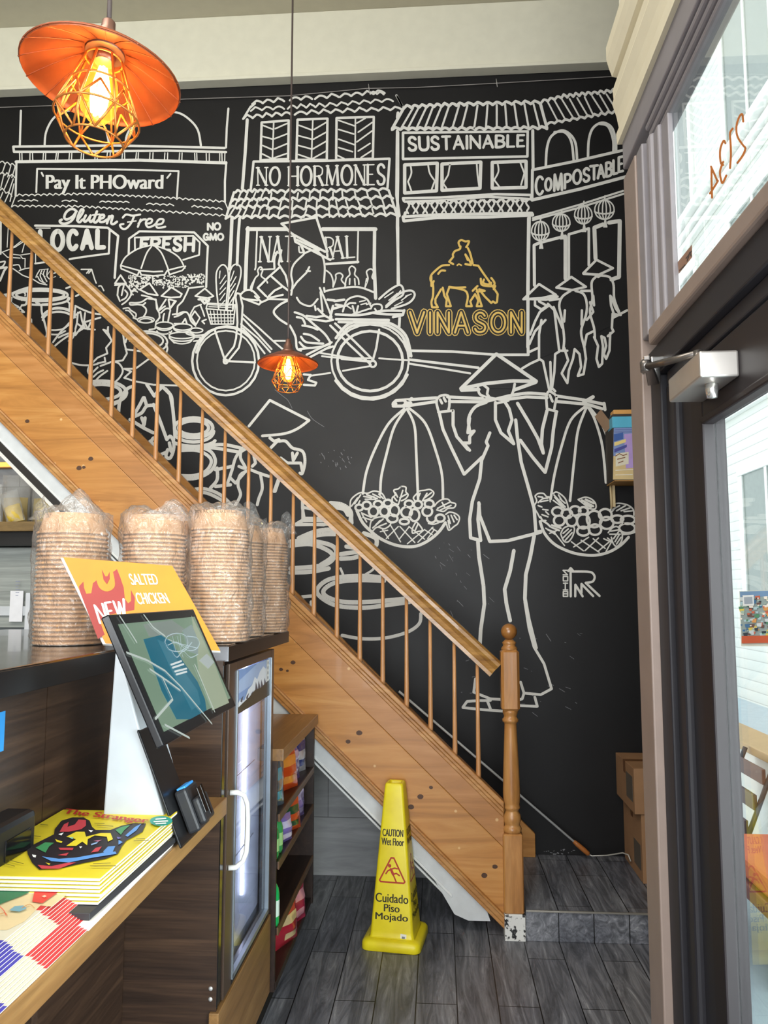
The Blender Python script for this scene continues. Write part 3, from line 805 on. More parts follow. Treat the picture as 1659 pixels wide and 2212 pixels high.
p = Paint().run('''crop Q;ly 1;k 0,290 60,190 130,290;k 285,360 400,280 500,430 380,430;k 540,440 670,330 790,450 660,470;k 945,440 1065,345 1170,445 1060,490;k 680,690 740,560 860,350 1050,340 1060,520 950,640 880,760
ly 2;w 20;z -10,290 58,190 125,290;l -10,310 120,300;l 60,300 30,340 20,430 50,500;c 120,300 175,370 180,430 130,500 75,540;c 110,370 140,410 120,460 70,490;l 100,300 70,430
z 285,362 402,285 502,430 390,415;l 310,430 400,450 480,490 500,590;l 385,470 480,480;c 370,470 310,510 240,520 170,520 180,545 260,540 320,545 355,520;c 310,545 360,590 360,640 330,690;l 480,480 490,590 520,640 525,700 480,750
z 545,440 665,335 790,415 770,450 660,458;l 600,480 560,540 520,600;l 630,480 650,590 700,510;l 640,480 720,500 650,590;l 520,610 590,560;c 540,640 600,590 650,600 640,660 625,745;c 565,745 570,680 580,650;l 500,735 520,700
l 870,350 850,400 800,500 740,560 730,650 680,660;l 870,345 1050,325;c 700,690 760,670 830,630 870,660 900,740 950,790;c 730,660 800,630 840,632;l 790,770 830,710 850,770;l 800,770 700,770
z 950,440 1065,350 1168,442 1100,465;w 28;l 990,480 1060,480 1110,500;l 1010,470 1060,530 1120,480;w 18;l 1020,540 940,570 900,640 890,670;l 1010,545 1040,620 1060,680;l 890,680 940,760 955,800;z 945,620 1005,700 960,780 900,690;l 1080,720 1030,740 1060,770
c 90,590 150,580 180,610 240,650 240,690;c 120,610 160,620 220,690;l 210,700 260,720
w 17;o 360,725 100,36;o 360,735 75,26;o 580,790 105,40;a 580,800 100,50 0 180;a 580,850 90,45 10 170;o 800,810 110,38;a 800,820 110,50 10 170;o 790,910 150,38;a 790,930 150,50 0 180;a 790,960 120,50 10 160;o 960,850 80,28;a 960,880 120,30 0 180;l 930,980 1000,970;l 930,930 1020,930;l 480,760 470,830 400,840;l 640,870 640,940 700,1000
''')
part('market_seller_pattern', p)

# ---------------- baskets and bending figures seen between the balusters
p = Paint().run('''crop K;w 26
a 480,1090 330,75 -180 180;a 480,1090 290,50 -180 180;a 500,1130 330,80 0 120;c 0,1095 130,1075 230,1035 340,1000;c 340,1010 330,1120 310,1200 260,1215;w 18;c 270,1050 300,1075 300,1100;l 260,1155 300,1140;w 20;l 0,1130 90,1100;l 20,1200 40,1120 90,1130;l 130,1180 160,1200 210,1225 290,1295 220,1290 210,1380 170,1370;l 215,1225 165,1290;l 250,1230 175,1360;l 130,1180 140,1120
w 24;c 430,1180 490,1215 500,1300 540,1450 560,1560 520,1640 470,1659;w 18;l 375,1380 380,1570;l 500,1200 600,1195;c 0,700 60,690 40,740 0,760;w 26;l 0,920 50,800 80,760 0,770
a 700,1380 200,130 -170 -10;a 700,1400 190,110 -175 -20;c 520,1320 640,1250 760,1250 880,1290;w 20;c 600,1510 680,1510 760,1490 830,1420;c 600,1560 700,1560 780,1520
w 22;l 790,1010 870,980;l 820,1120 800,1160 830,1190 830,1250;l 905,1105 960,1075;c 900,1220 1000,1270 1120,1310 1300,1330;l 900,1230 890,1340 960,1290 980,1400 1010,1480 930,1530;l 930,1300 920,1420 900,1500;c 900,1520 870,1600 820,1640;c 700,1600 760,1570 850,1540;l 1010,1415 1200,1360;l 1010,1420 1050,1500 1080,1420;l 1240,1510 1290,1570 1290,1490;l 1290,1570 1340,1640
crop D;w 13;c 540,890 480,920 400,980 375,1020 400,1040 470,1090 560,1120 640,1125 700,1115;c 500,830 440,880 380,960;l 560,830 600,860 680,870;l 610,750 600,830 540,910;l 740,870 770,880 775,850;l 770,880 800,950 760,1000 770,1040 700,1070 660,1110;l 750,1070 755,1100 700,1110;l 880,880 890,960 910,1040 880,1090 800,1100 720,1130;c 640,1130 630,1170 660,1210 700,1180 740,1160;l 700,1140 660,1180;c 800,1100 850,1110 880,1160 860,1210 820,1250;c 690,1230 720,1200 770,1165
a 1050,960 150,80 -180 60;a 1050,950 120,55 -180 40;c 1190,970 1200,1010 1180,1060;l 900,1010 1010,1025;l 1080,1070 970,1150 890,1150 940,1170 890,1215 970,1240 1100,1265 1280,1270;l 1050,1270 1110,1340 1160,1290;c 1190,1290 1230,1340 1240,1400 1245,1560 1250,1659
''')
part('basket_carrier_pattern', p)
p = Paint().run('''crop H;w 20
a 330,410 150,70 -180 180;a 330,405 115,45 -180 180;c 250,430 290,460 360,490 420,470
c 525,370 480,390 440,460 430,540 420,570;l 600,360 645,430 690,370 740,420 755,500 765,600 770,660;l 640,480 680,580 720,690
l 580,440 560,480 520,550;l 585,440 600,490;c 520,555 570,530 600,490 650,485;l 570,560 585,600 590,560;l 580,600 580,620;l 500,570 580,620 640,650;l 640,680 600,735 560,660 520,660;c 620,700 640,720 640,745
c 720,690 740,670 760,700 760,750 740,800 715,790 725,750;l 735,710 745,760;l 720,765 670,785
o 880,620 115,60;o 880,620 90,42;a 880,640 120,65 0 150;a 880,690 130,40 10 160
c 800,740 900,735 980,760 1010,820 980,880 900,920 810,925;c 800,755 900,755 970,790 985,830 950,880 880,905 800,905;c 870,735 960,725 1060,720 1160,740;c 900,745 1000,740 1150,765;c 1020,860 1020,930 980,980;l 1010,870 1110,850;l 1010,970 1100,960;c 860,990 950,985 1040,1020 1110,1085;c 880,1010 960,1010 1060,1060 1080,1090
''')
part('squatting_worker_pattern', p)
p = Paint().run('''crop H;w 16
l 1210,610 1335,455 1570,575;c 1570,575 1500,625 1420,655 1290,668;w 18
l 1335,680 1360,700 1390,690 1340,740;c 1390,700 1430,700 1470,740 1530,760 1545,820 1530,890 1515,890;l 1530,880 1520,830 1490,830 1440,830 1400,800;l 1470,770 1475,815 1500,770
c 1170,740 1130,800 1110,870 1080,960;c 1165,750 1160,800 1190,860 1150,850;l 1190,880 1130,950 1100,920;c 1215,870 1160,900 1145,960 1160,1020 1130,1080;c 1280,900 1290,980 1270,1040 1260,1080;c 1220,870 1270,890 1330,910;l 1240,790 1250,830 1230,850;l 1385,930 1360,1000;l 1200,740 1150,770
l 1530,1040 1530,1100 1540,1160 1659,1160;l 1540,1165 1490,1195 1659,1200
crop I;w 18;l 60,110 40,170;l 205,240 205,345 165,370 420,365;l 205,345 400,345;l 205,265 255,275
w 26;c 370,240 440,250 490,290 490,350;c 390,265 450,275 475,310;l 490,290 495,360
a 300,560 330,70 -60 -20;c 180,450 280,410 380,400 440,440;c 200,465 300,430 400,425
c 130,470 250,465 380,495 400,550 330,610 130,630;c 130,495 250,485 350,520 380,560 310,610;c 130,655 250,650 360,630;c 570,420 640,450 645,490;c 430,545 500,535 560,525;c 430,572 500,568 545,555
w 14;l 430,630 445,665 430,690;c 580,665 620,640 650,600
w 26;c 720,690 560,675 380,690 300,740 300,790 400,850 560,865 700,850 845,830;c 690,705 540,700 400,715 330,760 350,800 450,830 600,830 830,810
w 20;c 200,800 260,795;l 255,830 260,870;c 910,900 900,960 830,1010 700,1045 560,1050 440,1030
''')
part('basket_woman_pattern', p)

# ---------------- NO HORMONES house with shutters and tiled awning
p = Paint().run('''crop B;w 15
s 480,250 710,228 3 26; s 750,222 910,212 2 26; s 930,212 1100,198 2 26; s 1110,198 1430,170 4 26;w 13;s 470,298 710,283 3 26;s 735,282 1000,268 4 26;s 1005,268 1490,228 6 24;w 15;s 415,355 760,325 5 26;s 785,325 1300,300 6 26;s 1300,300 1555,288 3 22;l 470,265 415,355;l 500,245 470,270
w 22;l 445,360 430,600 410,855;w 14;l 1515,185 1560,270;w 20;l 1520,440 1515,900 1535,1050;l 1525,310 1520,345
w 17;z 548,380 742,365 738,642 540,650;z 805,360 1020,352 1015,648 797,648;z 1085,348 1352,340 1345,640 1082,648
w 11;l 635,370 625,645;l 915,355 905,645;l 1220,345 1218,640
v 555,400 630,430 555,480 628,500 555,545 625,575 552,605 622,640 645,425 735,385 640,497 735,460 640,570 735,530 635,635 735,600 815,400 910,435 812,475 908,500 812,545 905,570 812,610 900,640 925,430 1010,380 920,500 1010,450 915,570 1010,515 912,640 1010,585
v 1100,365 1215,405 1100,430 1215,465 1100,500 1215,540 1100,560 1200,590 1090,615 1140,640 1230,385 1290,350 1240,450 1340,380 1230,520 1340,440 1240,585 1325,530 1260,632 1340,580
w 17;l 470,860 490,660 1000,655 1465,640 1450,850
w 17;l 350,880 290,1070;s 360,882 600,875 6 18;s 600,885 1080,878 8 22;s 1080,878 1460,868 5 20;s 335,945 600,935 6 18;s 600,945 1100,940 7 24;s 1100,940 1490,925 5 22;s 315,998 600,990 5 20;s 600,1005 1100,1003 6 24;s 1100,1003 1505,995 6 22;s 290,1070 600,1062 5 20;s 600,1068 1060,1058 6 22;s 1060,1058 1515,1048 6 22;l 1460,870 1520,1050
w 12;v 400,880 375,945 450,880 420,945 505,880 480,940 560,880 535,940 620,885 610,940 720,885 700,935 810,885 800,935 895,880 890,935 970,880 965,935 1060,880 1058,935 1125,875 1130,930 1215,875 1225,930 1300,872 1315,925 1385,870 1405,920
v 370,950 350,1000 415,950 390,1000 460,945 440,995 520,945 500,995 600,945 585,1000 690,945 675,1000 770,940 765,1000 870,940 860,1000 945,940 940,1000 1030,940 1035,1000 1080,940 1092,1000 1150,935 1170,1000 1235,935 1260,995 1325,930 1345,990 1410,925 1430,990
v 345,1005 310,1062 400,1000 370,1060 440,1000 410,1060 500,1000 470,1060 540,1000 520,1060 605,1005 590,1062 680,1005 660,1060 770,1005 765,1060 870,1005 850,1060 940,1005 945,1060 1030,1005 1035,1058 1095,1005 1105,1055 1160,1000 1180,1055 1250,1000 1270,1052 1340,1000 1355,1050 1420,995 1440,1048
w 24;l 335,1070 328,1250 318,1430;w 20;l 390,1070 380,1200 372,1400;w 26;l 450,1135 440,1300 430,1580;w 28;l 445,1145 760,1145;l 985,1145 1365,1145;w 24;l 1358,1145 1355,1400 1365,1640;w 18;l 1525,1050 1525,1530
w 12;l 515,1160 505,1420 500,1435;l 1240,1160 1235,1385;w 18;l 1010,1395 1240,1380;w 11;l 540,1435 640,1430
''')
p.c = CROPS['B']
p.letters('NO', [(520, 705), (680, 700), (675, 830), (522, 830)], 17, .55, .12, .3)
p.letters('HORMONES', [(745, 700), (1430, 680), (1430, 825), (745, 832)], 18, .55, .1, .25)
p.letters('NAT', [(545, 1200), (775, 1195), (770, 1375), (535, 1378)], 18, .6, .1, .25)
p.letters('AL', [(1058, 1200), (1205, 1195), (1215, 1345), (1055, 1358)], 17, .6, .1, .3)
p.letters('R', [(1005, 1205), (1065, 1205), (1060, 1340), (1020, 1340)], 16, .6)
p.run('''crop B;w 11;c 815,1270 820,1310 850,1310;c 500,1500 470,1560 475,1590;c 475,1580 500,1500 525,1470 520,1440 540,1415 555,1440 545,1480 580,1510 590,1530
c 1010,1440 1045,1470 1060,1520 1060,1560;c 1060,1560 1080,1500 1080,1470 1110,1460 1130,1480 1120,1510 1150,1545
c 1145,1560 1155,1500 1180,1470 1175,1430 1195,1410 1220,1430 1215,1470 1240,1500 1245,1540;v 1180,1500 1178,1540 1215,1500 1218,1545
c 1290,1560 1310,1500 1300,1450 1330,1430 1350,1450 1340,1490 1360,1510;c 1290,1560 1300,1500;w 14;c 1000,1590 1100,1570 1240,1560 1360,1600
''')
part('shuttered_house_pattern', p)

# ---------------- SUSTAINABLE house with balcony
p = Paint().run('''crop C;w 15
w 11;s 0,145 80,150 2 16;w 13;l 155,155 195,225
w 17;l 200,230 130,355;s 200,232 560,215 8 18;s 560,215 1015,205 8 18;s 130,360 520,360 8 14;s 520,360 1055,355 10 14;l 1015,205 1055,350
w 12;v 255,230 185,350 290,225 225,350 335,225 275,352 375,222 325,352 425,220 370,352 470,218 425,352 530,215 490,350 580,215 545,350 640,215 620,350 700,212 690,348 755,212 755,346 805,210 815,346 860,210 880,345 920,207 945,345 975,207 1010,345
w 16;l 165,375 165,650 160,940 170,1280;w 15;z 195,378 940,370 938,520 570,527 195,535;w 18;l 970,365 972,600
w 20;z 205,570 400,560 395,725 205,738;z 428,565 660,553 655,710 428,722;z 728,555 930,548 930,705 728,710
w 10;c 240,575 245,620 225,670;l 225,670 245,725;c 345,570 355,620 385,665;l 385,665 365,720;l 475,570 465,630 435,680 455,710;l 635,560 640,630 650,700;c 760,560 765,610 740,660;l 740,660 770,700;l 895,555 920,620 900,690
w 15;l 200,785 195,770 420,765 750,745 960,750 960,775 700,760 440,782 205,790;w 18;l 210,855 205,870;l 200,880 400,868 700,862 965,858 970,870 700,882 400,885 200,905 195,880
w 11
''')
for k in range(13):
    x = 232+k*56.5; y = 790-k*1.3
    p.run(f'c {x-12},{y} {x},{y+22} {x-14},{y+50} {x-6},{y+70};c {x+38},{y} {x+20},{y+22} {x+36},{y+50} {x+26},{y+70};c {x-4},{y} {x+13},{y+14} {x+30},{y}')
p.run('''crop C;w 18;l 950,880 945,1100 940,1659;w 16;l 165,940 165,1280;l 175,1480 172,1540''')
p.letters('SUSTAINABLE', [(228, 405), (920, 392), (918, 458), (232, 485)], 17, .8, 0, .26)
part('balcony_house_pattern', p)

# ---------------- COMPOSTABLE house, lanterns, doors
p = Paint().run('''crop C;w 15
s 1020,200 1140,172 3 18;s 1140,172 1320,150 5 20;s 1320,150 1510,130 5 18;s 1055,330 1280,292 5 14;s 1280,292 1525,248 6 14
w 10;v 1060,195 1120,310 1100,185 1165,300 1145,180 1215,295 1190,175 1250,285 1235,170 1300,280 1280,165 1330,270 1325,160 1390,262 1370,152 1430,255 1410,148 1475,250 1455,142 1510,235;l 1020,205 1055,345
w 15;c 1048,575 1055,470 1080,400 1140,365 1190,385 1225,440 1235,540;c 1100,375 1160,375 1200,430 1215,545;c 1300,520 1305,420 1330,350 1385,318 1440,345 1465,420 1468,490;c 1370,325 1420,340 1450,420 1452,495
w 17;l 968,600 1240,545 1520,480;l 968,600 966,770;w 19;l 965,780 1250,715 1530,640
w 12;l 970,888 1250,808 1510,725;l 970,900 1250,825 1515,742
w 18;l 980,1290 978,1050 1010,1035 1165,995;w 22;l 1165,1000 1165,1250;w 16;l 1185,1250 1185,985 1305,950;l 1305,950 1305,1170;w 24;l 1345,1130 1338,945 1390,925;l 1425,915 1490,905 1485,1240 1440,1255
''')
p.c = CROPS['C']
for ch, q in zip('COMPOSTABLE', [(985, 640, 1035, 750), (1042, 650, 1085, 725), (1092, 625, 1150, 725), (1158, 625, 1200, 710), (1208, 600, 1262, 685), (1270, 590, 1312, 672), (1310, 575, 1362, 660), (1355, 570, 1400, 650), (1405, 555, 1445, 640), (1448, 540, 1478, 625), (1480, 522, 1512, 612)]):
    p.letters(ch, [(q[0]+4, q[1]+4), (q[2]-4, q[1]-2), (q[2]-4, q[3]-6), (q[0]+4, q[3])], 16)
part('arcade_house_pattern', p)
for cx, cy, rx, ry in ((1015, 965, 52, 58), (1140, 915, 52, 52), (1272, 868, 52, 55), (1398, 838, 58, 58)):
    p = Paint(); p.c = CROPS['C']; p.w = 8; p.line(*p.ell(cx, cy, rx, ry))
    for f in (-.62, -.2, .2, .62): p.line(p.ell(cx, cy, rx*abs(f), ry, 0, -90 if f > 0 else 270, 90 if f > 0 else 90)[0])
    p.w = 10; p.line(p.ell(cx, cy+8, rx, 16, 0, 0, 180)[0]); p.w = 9
    for d in (-8, 0, 9): p.line([(cx+5, cy+ry), (cx+5+d, cy+ry+45)])
    p.line([(cx, cy-ry), (cx+4, cy-ry-25)]); part('paper_lantern_pattern', p)

p = Paint().run('''crop F;ly 1;k 890,560 985,470 1090,535 1040,560;k 1095,490 1185,425 1275,485 1190,505;k 1260,400 1340,320 1440,370 1350,410
k 960,570 1040,560 1090,640 1110,880 980,930 985,640;k 1120,560 1190,505 1280,560 1270,860 1140,870;k 1310,440 1380,410 1450,470 1440,720 1320,780
ly 2;w 15;z 888,562 985,468 1090,535 1000,555;l 900,560 1030,565 1100,545;l 1050,568 1110,560;l 960,575 960,600 1000,625 1040,600;l 985,575 1040,605 990,640 960,700 930,780;l 1040,590 1080,630 1095,760 1110,880 1160,880;l 1025,690 960,760 925,840;l 1000,690 985,780 985,930 1010,945 1030,1040 1050,1130;l 985,935 930,960 880,990;l 1110,885 1085,900 1080,1010 1065,1110 1085,1130;l 1055,950 1060,1120;l 920,890 985,860
z 1092,490 1185,424 1275,485 1190,505;c 1180,510 1130,545 1110,600 1125,680 1140,800 1135,870;c 1210,510 1260,530 1280,590 1275,660 1245,760 1265,860;l 1145,630 1140,700;l 1250,630 1248,720;l 1075,610 1130,740;l 1140,860 1165,940 1125,1020 1160,1080 1170,1000 1195,930 1205,870 1235,900 1245,980 1225,1035 1260,1025 1275,930 1265,855 1280,780 1320,760;l 1245,510 1310,510
z 1258,402 1340,318 1442,370 1350,412;l 1260,405 1370,410 1350,425;c 1340,420 1310,460 1315,560 1300,640 1325,740 1330,800;c 1370,415 1420,425 1445,470 1450,560 1480,640;l 1425,540 1430,600 1450,660;l 1430,545 1460,620 1490,660;l 1445,675 1530,630;l 1440,650 1435,740 1445,760 1410,790;l 1325,795 1350,850 1340,930 1355,980 1375,960 1380,850 1370,790 1390,800 1400,850 1385,900 1400,930 1420,880 1425,770;l 1320,540 1325,600;l 1440,650 1480,660
l 1300,580 1320,640 1280,690
''')
part('villager_pattern', p)
# gold bull rider logo and name
p = Paint().run('''crop F;ly 1''')
p.mat(M_gold).run('''w 13
c 495,235 488,210 505,196 530,205 552,203 545,225 535,240;c 500,235 495,252 465,265 452,285;l 452,285 455,300 430,330 455,345;c 430,350 385,355 345,385 318,415 315,445 330,470 330,540 320,580 325,612;l 325,612 360,612 345,585 345,560 380,500;c 545,245 560,280 575,340;l 530,285 560,330 565,350 530,345;l 530,285 545,320
l 580,350 610,355 640,400 690,470;c 362,405 380,385 405,385;w 10;c 480,352 490,345 505,352
w 13;l 390,490 400,540 415,565 410,605 440,605 430,575 415,530 430,490;c 430,488 480,495 530,510 545,545 535,600;l 535,605 570,605 560,575 590,530 610,570 600,605;l 600,605 632,605 620,570 600,500;l 575,510 605,480;c 430,485 470,490 530,488
c 625,435 630,470 660,480 700,480 710,460 690,430;c 645,440 640,460 670,470 690,460;l 700,485 730,530 725,580 715,585 700,575 690,585 650,545 615,500 650,510 600,515;l 715,480 705,500;l 320,420 320,480 335,450
''')
def name_strokes(p, w, mat, ly):
    p.mat(mat); p.ly = ly; p.c = CROPS['F']
    for ch, q in (('V', (188, 640, 275, 770)), ('I', (302, 642, 322, 768)), ('N', (358, 642, 428, 768)), ('A', (466, 642, 545, 768)), ('S', (590, 645, 655, 765)), ('O', (690, 645, 775, 765)), ('N', (812, 642, 878, 768))):
        p.letters(ch, [(q[0], q[1]), (q[2], q[1]), (q[2], q[3]), (q[0], q[3])], w)
name_strokes(p, 44, M_gold, 1); name_strokes(p, 32, M_fill, 2); name_strokes(p, 12, M_gold, 3)
part('gold_logo', p)

# ---------------- bicycle and rider
p = Paint().run('''crop E;ly 2;w 17
o 290,1095 240,245;w 12;o 292,1092 208,215;w 16;a 300,1100 230,255 -165 -15;w 14
o 1325,1095 278,262;w 20;o 1325,1095 235,215;a 1325,1100 285,270 20 150;c 1100,940 1180,850 1320,830 1450,840 1560,920 1605,1060;c 1080,930 1170,830 1320,805 1470,825 1580,910 1620,1060
w 15;l 210,865 285,1090;l 290,1095 500,1105;o 290,1098 14,14;w 14;l 275,1085 350,990 365,930 375,820 370,700 360,630;l 300,1105 385,1000 400,930 405,820 412,700 395,620;c 360,640 370,610 395,615
c 395,620 430,590 480,590 530,640;l 400,640 530,690 545,670 500,630;l 420,650 520,660;l 545,675 600,650 740,655;w 13;l 415,760 520,850 640,960 700,1010;l 415,790 520,900 620,1010;l 400,830 520,930 610,1030;l 415,860 500,950 570,1040
l 640,950 740,950;w 16;l 1040,840 1180,980 1330,1120;l 1075,825 1210,950 1360,1100;o 1345,1115 22,22;l 1390,870 1370,1000 1345,1090;w 13;l 1330,1130 1130,1165;l 1040,1180 900,1200;l 960,1035 1200,1075 1330,1075;l 980,1060 1330,1095;l 1120,1080 1320,1100;l 1390,1075 1600,1090
w 16;l 850,1190 900,1195 880,1230 940,1250 930,1270 850,1265;l 1050,960 870,1050;l 1040,990 880,1075;l 820,1010 900,1000;l 1000,1010 1060,990
crop F;w 16;l 190,880 450,885 720,905 920,905;l 185,935 440,965 610,985;w 13;l 185,960 440,1000 560,1020;w 18;l 920,60 915,500 918,900
''')
part('bicycle_pattern', p)
p = Paint().run('''crop E;ly 2;k 700,110 940,60 1030,300 880,310 780,200 750,165;k 780,400 850,320 950,310 1000,400 990,560 1040,760 830,690 760,640 770,560;ly 3;w 17
z 690,110 940,65 1020,310 1000,310 770,185 745,165 715,130;l 780,190 790,240 1040,370;l 800,225 960,300;l 830,265 850,310;w 14
c 850,330 780,400 760,470 770,540 760,620;c 850,325 920,300 980,340 1000,420 995,530;l 890,420 870,460 800,530 760,590;l 870,450 895,450
l 965,570 1000,650 1050,780;l 970,600 985,740;l 995,570 1000,600;w 15;c 660,310 640,360 640,430;l 690,300 670,400 720,480 740,560;l 680,420 590,500 520,570 580,630;l 620,490 700,560 740,590;l 590,640 640,590 690,565;l 610,640 700,620;w 14;c 800,640 830,680 900,700 950,650;l 930,700 935,730
w 16;c 740,660 680,690 635,740 670,790 730,830;c 750,840 790,920 800,1000 830,1020;l 870,770 940,780 1000,770 1060,800 1010,810 870,790;l 950,720 1000,770;c 785,745 850,770 920,830 1000,900 1040,960;c 800,780 840,790 860,830;c 840,840 900,850 950,870;c 850,900 900,910 960,950;c 830,920 870,960 990,970;c 820,960 870,1000 980,990 1040,970
''')
part('rider_pattern', p)
p = Paint().run('''crop E;ly 3;w 11
c 240,720 225,580 225,460 265,405 300,430 310,500 300,620 290,730;c 300,730 315,600 318,470 350,405 395,420 395,500 350,640 340,720
w 8;v 245,500 250,450 250,540 290,480 250,580 295,520 245,620 290,570 250,660 285,610 250,700 285,660 325,520 350,450 325,560 365,490 320,600 360,540 315,650 350,590 315,690 345,640
w 10;z 150,720 340,735 350,690 160,680;l 155,730 185,830 345,830 360,690;w 7;l 165,760 350,760;l 170,785 350,785;l 180,808 345,808;v 180,735 195,825 205,735 215,825 230,735 238,825 255,735 260,825 280,735 283,825 305,735 308,825 325,735 328,825 165,690 330,700 170,705 330,712
w 15;c 1390,650 1460,590 1530,550 1560,570 1560,620 1500,660 1440,710;c 1440,700 1540,610 1620,590 1645,625 1600,680 1480,720;w 9;v 1430,640 1490,600 1460,660 1520,610 1470,680 1540,640 1520,620 1545,590 1550,660 1590,630 1500,700 1560,670 1580,630 1620,615
w 14;c 1130,740 1160,660 1230,630 1300,650 1330,700;c 1200,700 1220,760 1240,700;c 1150,700 1180,680 1220,680;w 10;v 1160,700 1190,720 1250,670 1290,660 1260,690 1300,680 1300,690 1330,680;w 13;c 1330,720 1350,690 1400,690 1410,720 1380,745 1360,720;c 1200,760 1260,740 1320,720;w 18;c 1080,760 1250,765 1420,735 1570,735;c 1350,750 1450,760 1550,760;l 1570,730 1560,765 1490,780;l 1080,795 1460,800 1450,825 1100,815;l 1070,665 1140,655;l 1080,690 1130,700 1060,720;l 1020,655 1070,660;l 1060,700 1040,780
''')
part('bread_basket_pattern', p)

# ---------------- porter with shoulder pole
p = Paint().run('''crop G;ly 1;k 650,245 835,65 1050,210 930,250 730,250;ly 2;w 19
z 642,250 835,62 1052,210 920,208 780,222;l 645,258 740,255;l 930,258 1050,215;w 14;c 735,240 745,280 790,300;l 765,230 790,250 785,280 800,300;c 935,225 920,280 880,310 800,300
w 17;l 275,330 290,315 510,300;l 275,345 340,345 510,320;l 570,295 770,305 800,300;l 580,320 770,322 900,290;c 900,290 1000,275 1100,280;l 880,310 1000,295 1110,300;l 1160,290 1300,310 1420,335;l 1165,320 1330,335 1410,360;l 1420,330 1425,365
w 20;l 275,335 290,345;l 330,345 375,305;l 340,320 370,330;l 1310,325 1360,295;w 12;d 290,332 8
w 14;c 520,370 510,320 530,290 575,290 580,340 575,365;l 530,310 540,330;l 550,300 560,320;l 520,378 595,370;c 1105,300 1120,265 1160,290 1155,330 1150,360;l 1105,290 1110,360 1165,375;l 1125,285 1140,320
w 17;l 525,380 545,470 590,570 660,715 760,620;l 600,370 600,450 620,510 680,580;l 690,585 655,545 690,545 690,510 715,480 680,490 690,410;c 690,480 685,410 720,350 780,325;l 800,490 780,540 790,560 755,640
l 830,325 830,420 860,490 930,550 900,480 920,420 905,360 880,320;w 14;l 835,330 900,315
w 18;l 940,420 950,520 970,650 1010,790 1040,900 1050,1030 1075,1025;l 950,330 1010,430 1060,520 1090,600;l 1110,370 1085,470 1080,550 1090,600;l 965,530 1030,620 1100,705 1135,570 1145,470 1160,380
l 755,640 745,740 705,860 690,960 695,1060 750,1075 735,960 742,875;l 740,870 745,940 800,1080 900,1075 1075,1030;w 20;l 735,1080 740,1160 765,1320 770,1420 750,1560 745,1659;l 1040,1050 1020,1160 995,1260 990,1390 1010,1500 1050,1659;l 930,1130 910,1240 880,1340 890,1420 910,1510
crop J;w 16;l 185,0 155,240;l 310,0 335,110;l 425,0 450,160 480,270 540,370 585,520 520,555 420,545 400,480;l 130,460 120,540 220,580 320,585;l 55,630 80,595 150,590 220,590;l 55,632 180,645 320,655;l 200,590 220,640;l 390,620 500,625 485,570;l 420,545 410,580 330,600
''')
part('porter_pattern', p)
